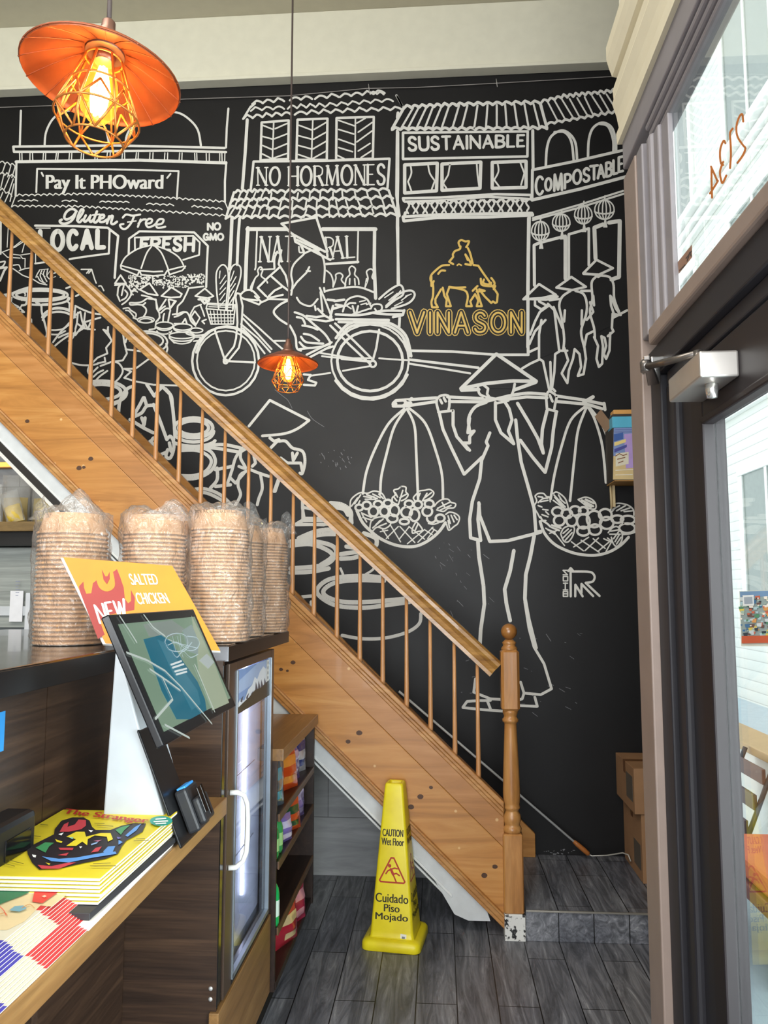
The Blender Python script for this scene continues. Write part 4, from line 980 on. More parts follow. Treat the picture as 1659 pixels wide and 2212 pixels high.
# two hanging baskets of fruit
p = Paint().run('''crop G;w 14
c 335,360 250,440 180,570 130,700 110,820;c 340,365 280,460 240,600 210,730 205,820;c 350,360 390,450 400,600 410,850;c 360,355 450,440 510,600 540,720 545,850
c 1320,345 1240,420 1190,560 1150,720 1130,850;c 1325,350 1280,470 1260,620 1235,860;c 1330,345 1370,420 1410,560 1430,760;c 1335,345 1400,430 1440,520
crop T;w 40;c 190,510 260,660 360,770 500,880 680,960 850,990 1000,975 1150,900 1280,790 1365,670
w 16;v 640,710 770,925 760,720 960,935 880,730 760,880 740,720 580,880 530,760 610,880 500,790 600,770 880,720 1090,890 1090,760 860,950 1200,730 1000,930 1100,770 1190,830 1180,740 1260,790 1220,760 1130,880
w 30;oo 62,68 410,520;oo 58,62 555,520;oo 62,75 690,510;oo 72,70 850,530;oo 65,80 955,570;oo 65,62 1125,520;oo 70,52 660,615;oo 62,38 820,655;oo 60,48 1295,610;oo 55,50 320,440;oo 55,45 470,425;oo 55,45 600,410;oo 55,45 880,420;oo 55,50 1000,430;oo 60,50 1150,420;oo 50,40 220,470;a 1180,610 60,60 0 180
w 20;c 740,430 670,400 660,340 700,300 680,240 740,220 780,190 840,200 840,260 870,300 840,350 780,380;v 740,430 800,240 730,330 700,270 760,340 850,290 720,380 680,330;c 960,380 940,340 980,290 1020,250 1090,240 1160,230 1210,270 1190,320 1130,360 1070,380;v 1060,380 1120,280 1000,350 1030,280 1090,340 1180,270
c 100,470 110,370 180,300 250,270 330,280 420,250 520,280 570,360;v 120,450 200,340 160,420 240,300 200,440 230,380 280,320 380,340 320,300 420,330 400,290 500,340 480,290 540,350 300,360 440,360 380,320 460,350
c 1220,450 1260,400 1330,360 1400,360 1440,400 1500,420 1480,470 1400,480 1340,520 1250,500;v 1260,480 1420,400 1300,500 1440,440 1320,400 1360,470;c 1370,560 1420,530 1500,550 1550,600 1530,680 1480,720 1410,770 1380,690;v 1400,580 1430,680 1440,570 1480,660 1480,570 1520,630 1400,640 1420,740
c 360,770 380,650 460,600 560,600 640,680 560,750 460,730 400,780;v 400,740 540,620 440,700 500,640 480,720 580,680;c 980,650 930,740 930,810 990,790 1060,770 1020,700 980,660;v 960,780 1000,690 250,540 380,600 270,600 400,640 260,560 320,660;c 1140,680 1220,690 1340,640
crop V;w 38;c 225,530 280,680 400,820 560,910 740,965 950,980 1130,940 1290,850 1400,740
w 18;v 400,660 550,850 450,650 350,690 640,800 800,920 870,740 670,870 770,780 1010,940 1000,750 820,920 930,760 1090,890 1070,760 1160,800 1120,750 1170,790 1170,780 990,930 1180,790 1100,930 300,620 420,700
w 30;oo 70,75 645,520;oo 85,95 800,530;oo 100,110 945,500;oo 72,68 480,520;oo 70,58 455,400;oo 72,60 580,430;oo 72,62 690,390;oo 60,50 800,390;oo 82,60 800,660;oo 82,70 955,640;oo 90,80 1110,550;oo 85,75 1090,440;oo 80,50 1250,500;oo 95,55 1390,510;oo 105,65 1380,620;c 1320,700 1420,690 1480,670
w 20;c 160,190 200,160 270,160 310,200 350,210 360,270;c 160,200 180,260 150,320 160,370 190,420 220,480;c 200,280 260,230 330,220;v 200,200 260,210 230,270 330,250 200,320 250,340 260,370 330,380 250,440 330,470 300,400 340,440;w 26;c 230,470 260,520 320,560 360,600;c 240,520 300,520;v 380,580 500,620 380,610 480,650 330,640 420,680
w 20;c 400,160 440,140 500,170 560,230 590,310 600,370;v 410,180 560,340 420,210 540,350 470,180 520,260 490,230 560,290 400,250 560,370;c 730,240 820,210 900,230 960,290 960,360 880,360 820,310 730,240;w 30;v 780,250 930,330 830,240 940,290 820,290 900,340;w 20
c 1160,390 1180,320 1260,290 1380,310 1460,370 1470,450;v 1190,370 1280,320 1240,390 1360,320 1300,390 1420,350 1340,400 1450,390 1180,400 1230,340;c 500,690 540,620 620,590 680,620 660,720 600,800 540,790 500,700;v 530,750 640,640 560,780 650,680 530,690 600,630
c 1130,680 1180,620 1250,600 1310,680 1310,780 1250,860 1200,830 1170,740;v 1160,660 1280,640 1150,700 1290,700 1220,800 1280,700 1200,760 1280,650 1240,830 1300,740
''')
part('hanging_basket_pattern', p)
# artist's monogram and year
p = Paint().run('''crop V;w 30
l 630,1150 632,1525;l 600,1190 632,1150 662,1185;c 650,1195 760,1195 860,1198 920,1215 950,1270 920,1330 830,1345;l 830,1345 1015,1520;l 692,1525 694,1370;l 694,1370 790,1525 ;l 775,1480 775,1360;l 775,1360 930,1522
w 17;l 530,1240 590,1240 530,1180 590,1180;z 533,1262 592,1262 592,1320 533,1320;l 560,1345 560,1440;l 535,1350 590,1350;l 533,1440 592,1440;z 533,1462 592,1462 592,1525 533,1525;l 533,1492 592,1492
''')
part('signature_lettering', p)
# chalky scuffs on the wall
random.seed(11)
p = Paint(); p.mat(plain('#77777a', .6))
def scuff(n, x0, x1, y0, y1, ang, L, wd):
    for k in range(n):
        x, y = x0+random.random()*(x1-x0), y0+random.random()*(y1-y0); a = math.radians(ang+random.uniform(-18, 18)); l = random.random()**2*L+1
        p.line([(x, y), (x+l*math.cos(a), y+l*math.sin(a))], w=wd*(.5+random.random()))
scuff(26, 940, 1060, 1170, 1320, 50, 18, .8); scuff(24, 690, 760, 970, 1010, 60, 7, 1.2); scuff(18, 1120, 1260, 1350, 1560, 20, 14, 1); scuff(30, 1165, 1240, 1835, 1852, 0, 5, 1.6); scuff(8, 980, 1050, 1420, 1500, -10, 8, 1)
p.run('w 1;c 594,842 610,855 622,865 631,882;c 664,888 675,905 700,922;w 1.2;l 1180,1370 1190,1385')
part('scuff_stain', p)
# ================================================================ service counter, fridge, snack shelf
class Flat(Paint):
    """paint or print on any plane: M maps (x right, y down, in metres) onto it"""
    def __init__(s, M):
        super().__init__(); s.M = M; s.k = (0, 0, 1); s.gap = .0006
    def W(s, x, y):
        ox, oy, k = s.c
        return s.M @ Vector((ox+x*k, -(oy+y*k), s.gap+s.ly*.0004+getattr(s, 'step', 0)*.000006))
BT, BU = 1.373, 1.33                                    # bar top and underside
LT = .962                                               # ledge top
XP, XF, XL_ = -.86, -.597, -.584
bar = thing('service_counter', 'dark walnut service counter with black raised bar top and lower oak ledge beside the aisle', 'counter', (-1.2, 1.4, 0))
t = NT('black_bar_top'); t.set(.16, 0, .6, .3)
v = t.coords((3, .6, 3)); a = t.noise(v, 2, 5); t.col(t.ramp(a, [(.3, '#191513'), (.7, '#2a2320')]))
m = MB(); m.prism([(-1.75, .2), (-.842, .2), (-.842, 2.21), (-.596, 2.21), (-.596, 3.10), (-1.75, 3.10)], 2, BU, BT, .004)
m.build('bar_top', t.m, bar)
m = MB(); m.mat(plain('#141213', .3)); m.box(-.8435, -.8385, .2, 2.205, BU-.012, BT-.004, .001); m.box(-.597, -.5915, 2.206, 3.10, BU-.003, BT-.004, .001); m.mat(plain('#8f9094', .22, .9)); m.box(-.69, -.5925, 2.2045, 2.2105, BU-.003, BT-.004, .001)  # black edge bands; grey end strip paints in a silvery reflection
m.build('edge_band', None, bar)
m = MB(); m.box(XP-.02, XP, .2, 1.70, 0, BU); m.box(XP-.02, XP, 1.703, 2.187, 0, BU); m.box(XP-.02, XP, .2, 2.187, 0, .1)
m.build('front_panel', M_walnut_y, bar)
m = MB(); m.box(XP-.02, XF-.006, 2.19, 2.206, 0, BU); m.build('end_panel', M_walnut_x, bar)
m = MB(); m.box(-1.75, XP-.02, .2, .22, 0, BU); m.box(-1.75, -1.73, .22, 3.1, 0, BU); m.box(-1.73, -1.25, 3.07, 3.1, 0, BU); m.build('carcass', M_walnut_x, bar)
m = MB(); m.box(XP, XL_, .25, 2.188, LT-.045, LT, .002); m.build('ledge', M_shelfwood, bar)
m = MB(); m.box(XP, -.66, 1.3, 1.32, .55, LT-.045); m.box(XP, -.66, .5, .52, .55, LT-.045); m.build('bracket', M_walnut_x, bar)
# blue tape and a dark gadget at the left edge of the picture
m = MB(); m.box(XP, XP+.001, 1.44, 1.533, 1.21, 1.287); tag(m.build('tape_strip', plain('#2f8fd8', .6)), 'strip of blue tape stuck on the walnut counter panel', 'tape')
g = thing('receipt_printer', 'black gadget standing on the ledge against the counter panel, cut by the picture edge', 'printer', (-.82, 1.5, LT))
m = MB(); m.box(XP+.004, XP+.07, 1.40, 1.545, LT, 1.10, .012); m.build('body', M_black, g)
m = MB(); m.box(XP+.068, XP+.072, 1.43, 1.52, 1.03, 1.07, .001); m.build('window', M_blackgloss, g)

# ---- glass-door fridge under the bar
fr = thing('drinks_fridge', 'black undercounter fridge with tall glass door, mountain picture strip and curved pale handle', 'fridge', (-.9, 2.5, .41))
m = MB(); Z0, Z1 = .410, 1.318
m.mat(M_blackgloss); m.box(-.64, XF-.004, 2.192, 2.232, Z0, Z1, .002)
m.mat(plain('#d5d7d8', .5)); m.box(-1.22, -1.2, 2.21, 2.85, Z0, Z1); m.box(-1.2, -.64, 2.21, 2.23, Z0, Z1); m.box(-1.2, -.64, 2.83, 2.85, Z0, Z1); m.box(-1.2, -.64, 2.23, 2.83, Z0, Z0+.03); m.box(-1.2, -.64, 2.23, 2.83, Z1-.03, Z1)
m.build('cabinet', None, fr)
m = MB()
for z in (.472, .496): pass
for z in (1.255, 1.282, .435, .462): m.lathe([(.0001, -.003), (.006, -.003), (.006, .001), (.004, .003), (.0001, .003)], (-.619, 2.191, z), 10, Matrix.Rotation(PI/2, 3, 'X'))
m.build('rivet', plain('#d8d8d6', .3, .6), fr)
DF = XF+.001
dr = MB(); ya, yb = 2.236, 2.845
fy0, fy1, fz0, fz1 = 2.318, 2.795, .428, 1.292
M_fdoor = plain('#4a3b31', .3, .3)
dr.mat(M_fdoor); dr.box(DF-.03, DF, ya, fy0, Z0, Z1, .002); dr.box(DF-.03, DF, fy1, yb, Z0, Z1, .002)
dr.box(DF-.03, DF, fy0, fy1, fz1, Z1, .002)
dr.mat(M_blackgloss); dr.box(DF-.03, DF, fy0, fy1, Z0, fz0, .002)
d_ = dr.build('door', None, fr)
m = MB()
for a, b, c, e in ((fy0-.002, fy0+.008, fz0, fz1), (fy1-.008, fy1+.002, fz0, fz1)): m.box(DF-.01, DF+.004, a, b, c, e, .001)
m.box(DF-.01, DF+.004, fy0, fy1, fz0-.002, fz0+.012, .001); m.build('gasket', plain('#8d97a0', .3, .6), d_)
m = MB(); m.box(DF-.012, DF-.008, fy0, fy1, fz0, fz1); m.build('glass_pane', film('fridge_glass', (.85, .88, .95, 1), .04, .015), d_)
M_handle = plain('#d9d9d6', .3)
m = MB(); m.tube(smooth_pts([(DF, 2.262, .955), (DF+.026, 2.275, .952), (DF+.042, 2.29, .925), (DF+.044, 2.292, .88), (DF+.044, 2.292, .80), (DF+.042, 2.288, .775), (DF+.026, 2.275, .752), (DF, 2.262, .748)], False, 5) if False else [(DF, 2.262, .955), (DF+.02, 2.268, .955), (DF+.036, 2.28, .945), (DF+.044, 2.288, .92), (DF+.046, 2.29, .88), (DF+.046, 2.29, .82), (DF+.044, 2.288, .785), (DF+.036, 2.28, .762), (DF+.02, 2.268, .75), (DF, 2.262, .75)], .0075, 10)
m.build('handle', M_handle, d_)
# picture strip at the top of the door: sky, snowy ridge, dark meadow
FR_ = frame((DF-.005, fy0+.008, fz1-.004), (0, 1, 0), (0, 0, 1))
p = Flat(FR_); w_, h_ = fy1-fy0-.016, .128
p.mat(plain('#7f9fd0', .35)); p.poly([p.W(0, 0), p.W(w_, 0), p.W(w_, h_), p.W(0, h_)])
p.ly = 1; p.mat(plain('#a8bfe2', .35)); p.poly([p.W(0, .035), p.W(w_*.6, .0), p.W(w_, .0), p.W(w_, .05), p.W(0, .07)])
p.ly = 2; p.mat(plain('#e9eef4', .35)); p.poly([p.W(*q) for q in [(0, .105), (.05, .088), (.1, .098), (.15, .07), (.2, .062), (.235, .04), (.27, .052), (.31, .03), (.36, .018), (.40, .03), (w_, .02), (w_, .1), (0, h_)]])
p.ly = 3; p.mat(plain('#4c5566', .35))
for x in (.06, .13, .19, .25, .29, .33, .38): p.poly([p.W(x, .058+.03*(x < .2)), p.W(x+.028, .082), p.W(x+.012, .10), p.W(x-.01, .094)])
p.mat(plain('#3c3d33', .4)); p.poly([p.W(*q) for q in [(0, .112), (.08, .103), (.16, .096), (.24, .083), (.33, .085), (w_, .072), (w_, h_), (0, h_)]])
p.ly = 4; p.mat(plain('#f2f0ea', .4)); p.poly([p.W(w_-.055, .002), p.W(w_-.012, .002), p.W(w_-.012, .075), p.W(w_-.055, .075)])
p.ly = 5; p.mat(plain('#3a4350', .4))
for k in range(4): p.disc(w_-.033, .012+k*.017, .006)
p.build('picture_strip', None, d_)
# lamp, wire shelves and bottles inside
m = MB(); m.box(-.66, -.648, 2.30, 2.76, Z1-.045, Z1-.032, .001); m.box(-.70, -.69, 2.232, 2.242, Z0+.06, Z1-.06, .001); m.box(-.70, -.69, 2.818, 2.828, Z0+.06, Z1-.06, .001); m.build('inner_lamp', emit('fridge_lamp', '#dfe4ff', 8.0), fr)
m = MB(); M_wire = plain('#c6c8c8', .3, .7)
for z in (.68, .93):
    for k in range(14): m.tube([(-1.19+k*.041, 2.24, z), (-1.19+k*.041, 2.82, z)], .0022, 6)
m.build('shelf_wire', M_wire, fr)
M_lemon = plain('#e3cf52', .3); M_cap = plain('#e8e6d8', .4); M_clearb = plain('#cfe0e6', .2)
b0 = thing('bottle', 'yellow drink bottle at the front of the fridge, nearest its handle', 'bottle', (-.675, 2.32, Z0+.0303), 'bottles inside the fridge')
m = MB(); m.lathe([(.0, 0), (.034, .001), (.037, .01), (.037, .15), (.03, .18), (.014, .21), (.0135, .235)], (-.675, 2.32, Z0+.0303), 18); bb = m.build('body', M_lemon, b0)
m = MB(); m.lathe([(.016, .232), (.016, .25), (.0, .252)], (-.675, 2.32, Z0+.0303), 14); m.build('cap', M_cap, b0)
for i, (x, y, z, l) in enumerate([(-.76, 2.32, Z0+.0303, 'yellow drink bottle standing behind the front one on the fridge floor'), (-.675, 2.41, Z0+.0303, 'second yellow drink bottle from the handle side on the fridge floor'), (-.76, 2.41, Z0+.0303, 'yellow drink bottle at the back of the second row on the fridge floor'), (-.675, 2.50, Z0+.0303, 'yellow drink bottle farthest from the handle on the fridge floor')]):
    c = copy_tree(b0); c.location = (x, y, z); c['label'] = l
# ---- oak kick panel under the fridge
k_ = thing('kick_panel', 'plain oak panel closing the space under the fridge', 'panel', (-.61, 2.5, .144))
m = MB(); m.box(-.62, XF+.004, 2.18, 2.835, .146, .404, .002); m.build('board', M_shelfwood, k_)
m = MB(); m.box(-1.2, -.66, 2.192, 2.84, 0, .15); m.box(-1.2, -.62, 2.192, 2.84, .15, .405); m.build('plinth', plain('#17120f', .6), k_)

# ---- snack shelf
sn = thing('snack_shelf', 'dark wood snack shelf with oak top standing between the fridge and the stairs', 'shelf', (-.8, 3.24, 0))
M_dark = wood('dark_walnut_boards', [(.2, '#1e1411'), (.5, '#2f201a'), (.8, '#453026')], (14, 1.4, 14), rough=.42)
m = MB(); m.box(-.95, -.5565, 2.842, 3.652, .922, .965, .003); m.build('top_board', M_shelfwood, sn)
m = MB(); m.box(-.94, -.572, 3.632, 3.652, .14, .922, .001); m.build('side_panel', M_dark, sn)
m = MB(); m.box(-.94, -.58, 2.846, 2.862, .14, .922, .001); m.build('side_panel', M_dark, sn)
m = MB(); m.box(-.955, -.94, 2.846, 3.652, .14, .922); m.build('back_panel', M_dark, sn)
SH = (.733, .570, .347)
m_e = wood('shelf_edge_wood', [(.2, '#553c28'), (.8, '#78573a')], (14, 1.4, 14), rough=.4)
for z in SH:
    m = MB(); m.mat(M_dark); m.box(-.94, -.577, 2.862, 3.632, z-.024, z, .001); m.mat(m_e); m.box(-.577, -.571, 2.862, 3.632, z-.026, z+.001, .001)
    m.build('shelf_board', None, sn)
m = MB(); m.box(-.94, -.578, 2.862, 3.632, .14, .165, .001); m.build('bottom_board', M_dark, sn)
m = MB(); m.box(-.92, -.64, 2.85, 3.62, 0, .14); m.build('plinth', plain('#100d0c', .6), sn)

def snack(name, label, x, y, z, w, h, mat, mat2, yaw, tilt=0, cat='snack bag', grp='snack packets on the shelf', th=.05):
    """foil pillow packet standing on a shelf; yaw about z, crimped top and bottom"""
    M = Matrix.Translation((x, y, z)) @ Matrix.Rotation(yaw, 4, 'Z') @ Matrix.Rotation(tilt, 4, 'X')
    root = thing(name, label, cat, (x, y, z), grp)
    rr = random.Random(name+label)
    ph = rr.random()*6
    def S(sgn):
        def f(u, v):
            e = (math.sin(PI*min(1, max(0, u)))**.6)*(math.sin(PI*min(1, max(0, (v-.04)/.92)))**.55)
            wob = .004*math.sin(9*u+ph+5*v)+.003*math.sin(17*v+ph)
            return M @ Vector(((u-.5)*w*(1+.03*math.sin(3*v+ph)), sgn*(e*(th/2)+wob*e+.0007), v*h))
        return f
    m = MB(); m.mat(mat); m.grid(S(-1), 12, 14); m.grid(S(1), 12, 14); m.build('packet', None, root)
    m = MB(); m.mat(mat2)
    def band(v0, v1, u0, u1):
        m.grid(lambda a, b: S(-1)(u0+(u1-u0)*a, v0+(v1-v0)*b)+(M.to_3x3() @ Vector((0, -.0012, 0))), 8, 5)
    band(.56, .80, .12, .88); band(.16, .34, .3, .8)
    m.build('print', None, root)
    return root
foil = lambda c, r=.22, me=.25: plain(c, r, me, .5, .4, .1)
YB = math.radians(68)
snack('snack_bag', 'silver and turquoise snack bag on the top shelf nearest the fridge', -.617, 2.935, SH[0], .16, .172, foil('#7e97a8', .2, .7), foil('#38a7c4'), YB, -.08)
snack('snack_bag', 'silver crinkled snack bag behind the turquoise one on the top shelf', -.635, 3.07, SH[0], .15, .165, foil('#9da3ad', .2, .8), foil('#3d4a66'), YB+.1, -.05)
snack('snack_bag', 'bright orange snack bag in the middle of the top shelf', -.617, 3.21, SH[0], .17, .165, foil('#d8501f'), foil('#f09a3d'), YB, -.1)
snack('snack_bag', 'purple snack bag beside the orange one on the top shelf', -.62, 3.36, SH[0], .15, .15, foil('#6f55a8'), foil('#c9b9e4'), YB+.15, -.1)
snack('snack_bag', 'white and blue snack bag at the stair end of the top shelf', -.63, 3.51, SH[0], .15, .17, foil('#c9ccd6'), foil('#31418d'), YB, -.04)
snack('snack_bag', 'pale violet snack bag on the second shelf below the purple one', -.61, 3.40, SH[1], .15, .14, foil('#8d7cc9'), foil('#b8acdf'), YB+.1, -.05)
snack('snack_bag', 'orange and green snack bag in the middle of the second shelf', -.605, 3.22, SH[1], .15, .12, foil('#d4562a'), foil('#2f5a3a'), YB-.1, -.12)
snack('snack_bag', 'violet snack bag with white print on the second shelf before the orange one', -.60, 3.08, SH[1], .12, .10, foil('#8a78c4'), foil('#d8d2ee'), YB, -.1)
snack('snack_bag', 'pink and red snack bag on the bottom board at the stair end', -.60, 3.36, .165, .16, .155, foil('#c4345a'), foil('#e9a2b4'), YB, -.1)
snack('snack_bag', 'crimson snack bag with yellow foot on the bottom board beside the pink one', -.60, 3.17, .165, .15, .14, foil('#b52c3c'), foil('#e8cf9a'), YB, -.06)
M_green = plain('#2f8f4a', .25, .1); M_gl = plain('#9fcf86', .4); M_dkg = plain('#1d4a30', .35)
def can(name, label, x, y, z, r, h, mb_, ml, grp):
    root = thing(name, label, 'drink bottle', (x, y, z), grp)
    m = MB(); m.lathe([(.0, 0), (r*.9, .001), (r, .012), (r, h*.62), (r*.86, h*.74), (r*.45, h*.86), (r*.42, h*.93)], (x, y, z), 18); m.build('body', mb_, root)
    m = MB(); m.lathe([(r*.48, h*.925), (r*.48, h*.99), (0, h)], (x, y, z), 14); m.build('cap', ml, root)
    m = MB(); m.lathe([(r*1.012, h*.2), (r*1.012, h*.52)], (x, y, z), 18, caps=False); m.build('wrapper', ml, root)
can('drink_bottle', 'light green bottle on the second shelf nearest the fridge', -.61, 2.90, SH[1], .03, .135, M_green, M_gl, 'green bottles on the snack shelf')
can('drink_bottle', 'green bottle with pale wrapper standing behind the nearest one on the second shelf', -.61, 2.97, SH[1], .03, .14, plain('#3f9a55', .25, .1), M_gl, 'green bottles on the snack shelf')
can('drink_bottle', 'bright green bottle alone on the third shelf nearest the fridge', -.598, 2.885, SH[2], .025, .17, plain('#1fae5a', .25, .1), plain('#d8efe0', .4), 'green bottles on the snack shelf')
for i, y in enumerate((3.0, 3.09, 3.18, 3.27)):
    snack('herb_packet', ['dark green leafy packet on the third shelf behind the bright bottle', 'dark green packet second from the bottle on the third shelf', 'dark green packet third from the bottle on the third shelf', 'dark green packet nearest the stairs on the third shelf'][i], -.70-.03*i, y, SH[2], .09, .17-.02*i, M_dkg, plain('#4f9a6a', .5), YB, 0, 'packet', 'dark green packets on the third shelf', .03)

# ---------------------------------------------------------------- bowls in bags on the bar
t = NT('kraft_paper'); t.set(.62, 0, .3)
v = t.coords((1, 1, 1)); a = t.noise(v, 60, 4); t.col(t.ramp(a, [(.3, '#bb8d63'), (.7, '#cfa47c')])); M_kraft = t.m
def bowl_mesh(R, H):
    m = MB()
    m.lathe([(R*.985, .002), (R*1.0, .0005), (R*1.012, .003), (R*1.012, .0062), (R*.995, .008), (R*.965, .0075), (R*.84, H*.8), (R*.80, H), (R*.80, H+.0005), (R*.74, H-.004), (0, H-.004)], (0, 0, 0), 30, caps=False)
    return m
def stack(cx, cy, R, H, n, step, lab, grp):
    first = None
    for k in range(n):
        z = BT+.002+k*step
        if first is None:
            first = bowl_mesh(R, H).build('paper_bowl', M_kraft); o = first
            tag(o, lab, 'bowl', grp)
        else:
            o = first.copy(); COL.objects.link(o)
        o.location = (cx+random.uniform(-.0012, .0012), cy+random.uniform(-.0012, .0012), z)
    return BT+(n-1)*step+H
M_bag = film('clear_plastic_bag', (.99, .988, .985, 1), .075, .13, 1.0, 30, .08, '#f4efea')
def bag(label, cx, cy, R, ztop, peak, seed, lean=(0, 0), foot=None):
    """clear bag drawn round a stack: crumpled sides, loose gathered top"""
    rr = random.Random(seed); ph = [rr.random()*6.28 for _ in range(10)]
    root = thing('plastic_bag', label, 'bag', (cx, cy, BT), 'clear bags over the bowl stacks')
    nu, nv = 56, 34
    def f(u, v):
        a = u*2*PI; z = BT+.0015+v*(ztop-BT)
        cr = .0035*math.sin(7*a+ph[0]+9*v)+.003*math.sin(11*a-14*v+ph[1])+.0025*math.sin(5*a+31*v+ph[2])+.002*math.sin(17*a+23*v+ph[5])
        r = R+.008+cr
        if v < .04: r = R+.004+cr*.4
        return Vector((cx+r*math.cos(a), cy+r*math.sin(a), z))
    m = MB(); m.grid(f, nu, nv, True, True); m.build('side_film', M_bag, root)
    def g(u, v):
        a = u*2*PI; r0 = (R+.008)
        w = (1-v)
        up = peak*math.sin(PI*min(1, v*1.15)*.9)*(.55+.45*math.sin(2*a+ph[3])+.3*math.sin(3*a+ph[4]))
        r = r0*w+.004*math.sin(9*a+ph[5]+8*v)+.004*math.sin(13*a+ph[6]-11*v)*w
        if v == 0:
            b = f(u, 1); return b
        return Vector((cx+r*math.cos(a)+lean[0]*v, cy+r*math.sin(a)+lean[1]*v, ztop+max(.002, up+.006*math.sin(6*a+ph[7]+15*v)*w)))
    m = MB(); m.grid(g, nu, 12, True, True); m.build('gathered_top', M_bag, root)
    # loose seam flag sticking up at the side
    ang, hh = foot if foot else (rr.uniform(-2.4, -.6), peak*1.2)
    bx_, by_ = cx+(R+.004)*math.cos(ang), cy+(R+.004)*math.sin(ang); tx, ty = -math.sin(ang), math.cos(ang)
    def flag(u, v):
        s_ = (u-.5)*.14; k = 1-abs(u-.62)*1.6
        return Vector((bx_+tx*s_+.006*math.sin(14*u+ph[8]+4*v), by_+ty*s_+.006*math.cos(11*u+ph[9]+6*v), ztop-.02+v*hh*max(.12, k)))
    m = MB(); m.grid(flag, 22, 8); m.build('seam_flap', M_bag, root)
    return root
BST = [(-1.062, 2.215, .097, .060, 26, .01245, 'leftmost', .055, (-2.3, .07)), (-.862, 2.335, .094, .060, 27, .0122, 'second from the left', .04, (-1.0, .06)),
       (-.668, 2.368, .0875, .060, 32, .01075, 'third from the left', .03, (-.35, .05)), (-.684, 2.66, .083, .060, 30, .0108, 'fourth from the left', .03, (-.2, .05)),
       (-.652, 2.93, .0825, .060, 31, .0108, 'nearest the stairs', .04, (-.5, .085))]
for i, (cx, cy, R, H, n, step, wh, pk, ft) in enumerate(BST):
    zt = stack(cx, cy, R, H, n, step, f'kraft paper bowl nested upside down in the bagged stack {wh}', f'bowls in the stack {wh}')
    bag(f'crinkled clear plastic bag around the kraft bowl stack {wh}', cx, cy, R, zt+.004, pk, i+3, (.0, .0), ft)
# pen scribble on the third bag
p = MB(); rr = random.Random(5); cx, cy, R = -.668, 2.368, .0875+.0125
def on_bag(a, z): return (cx+R*math.cos(a), cy+R*math.sin(a), z)
zz = 1.757
for k, a in enumerate([-2.15+.105*i for i in range(13)]):
    h = .008; pts = [[(0, 0), (0, h), (.05, h*.8), (.05, h*.2), (0, 0)], [(0, h), (.01, 0), (.05, 0), (.055, h)], [(0, 0), (0, h), (.05, h*.7), (0, h*.5), (.05, 0)], [(0, 0), (.03, h), (.06, 0)], [(0, h), (.0, 0), (.05, 0)], [(.05, h), (0, h), (0, 0), (.05, 0)]][[0, 1, 2, 3, 5, 4, 4, 5, 0, 5, 1, 4, 3][k]]
    p.tube([on_bag(a+q[0], zz+q[1]) for q in pts], .0006, 4)
tag(p.build('pen_lettering', plain('#2a2625', .6)), 'black pen lettering across the top of the bag over the bar end', 'lettering')

# ---------------------------------------------------------------- SALTED CHICKEN sign leaning in front of the bowls
BLc = on(1, 1.985, 222, 1391); TLc = on(1, 2.075, 131, 1205)
e = TLc-BLc; best = None
for k in range(400):
    Y = 1.95+.4*k/400; TRc = on(1, Y, 345, 1222); d = abs((TRc-TLc).normalized().dot(e.normalized()))
    if best is None or d < best[0]: best = (d, TRc)
TRc = on(1, 2.13, 345, 1222); ex = (TRc-TLc); wS = ex.length*1.13; ex = ex.normalized(); ey = e; hS = ey.length; ey = ey.normalized(); en = ex.cross(ey)
if en.y > 0: en = -en
MS = frame(TLc, ex, ey)
sg = thing('promo_sign', 'orange SALTED CHICKEN sign with red flame leaning before the bowl stacks', 'sign', tuple(BLc))
def S3(x, y, z): return MS @ Vector((x, -y, z))
sgn = 1 if (MS.to_3x3() @ Vector((0, 0, 1))).dot(en) > 0 else -1
m = MB(); b = bmesh.new(); bmesh.ops.create_cube(b, size=1)
for v_ in b.verts: v_.co = S3((v_.co.x+.5)*wS, (.5-v_.co.y)*hS, -.005+v_.co.z*.01)
m.bm(b); m.build('foam_board', plain('#eceae6', .6), sg)
p = Flat(MS)
def nud(self=None): return 0
p.gap = .0056
o_ = plain('#c8821f', .5); r_ = plain('#952e2b', .5); w__ = plain('#f4efe6', .45); yl = plain('#e6a23a', .45)
p.mat(o_); p.poly([p.W(.007, .0), p.W(wS, 0), p.W(wS, hS), p.W(.007, hS)][::1])
def qs(px): # photo pixel -> board coordinates
    d = _F+_R*((px[0]-W0/2)/FPX)+_U*((H0/2-px[1])/FPX); n = ex.cross(ey); o = Vector((0, 0, CAMH))
    q = o+d*((Vector(TLc)-o).dot(n)/d.dot(n)); q = MS.inverted() @ q
    return (q.x, -q.y)
def SC_(s_): return [qs((0+float(a)*400/1659, 900+float(b_)*400/1659)) for a, b_ in (t_.split(',') for t_ in s_.split())]
p.ly = 1; p.mat(r_)
fl = SC_('720,1580 710,1530 750,1485 755,1540 775,1595 820,1590 835,1500 880,1465 895,1450 905,1520 950,1570 1010,1540 1030,1470 1015,1400 1050,1375 1080,1450 1110,1540 1120,1640 1150,1680 1175,1660 1175,1560 1210,1630 1205,1740 940,1790 900,1850 940,1960 880,2000')
p.poly([p.W(*q) for q in fl])
p.ly = 2; p.mat(o_)
p.w = .011; p.line(smooth_pts(SC_('900,1390 885,1460 910,1540 960,1560 1010,1520 1000,1430 965,1345')))
p.ly = 3; p.mat(r_); p.poly([p.W(*q) for q in SC_('915,1380 945,1440 965,1440 985,1400 985,1460 960,1510 930,1470')])
p.ly = 4; p.mat(w__)
def sq4(a): return SC_(a)
p.c = (0, 0, 1)
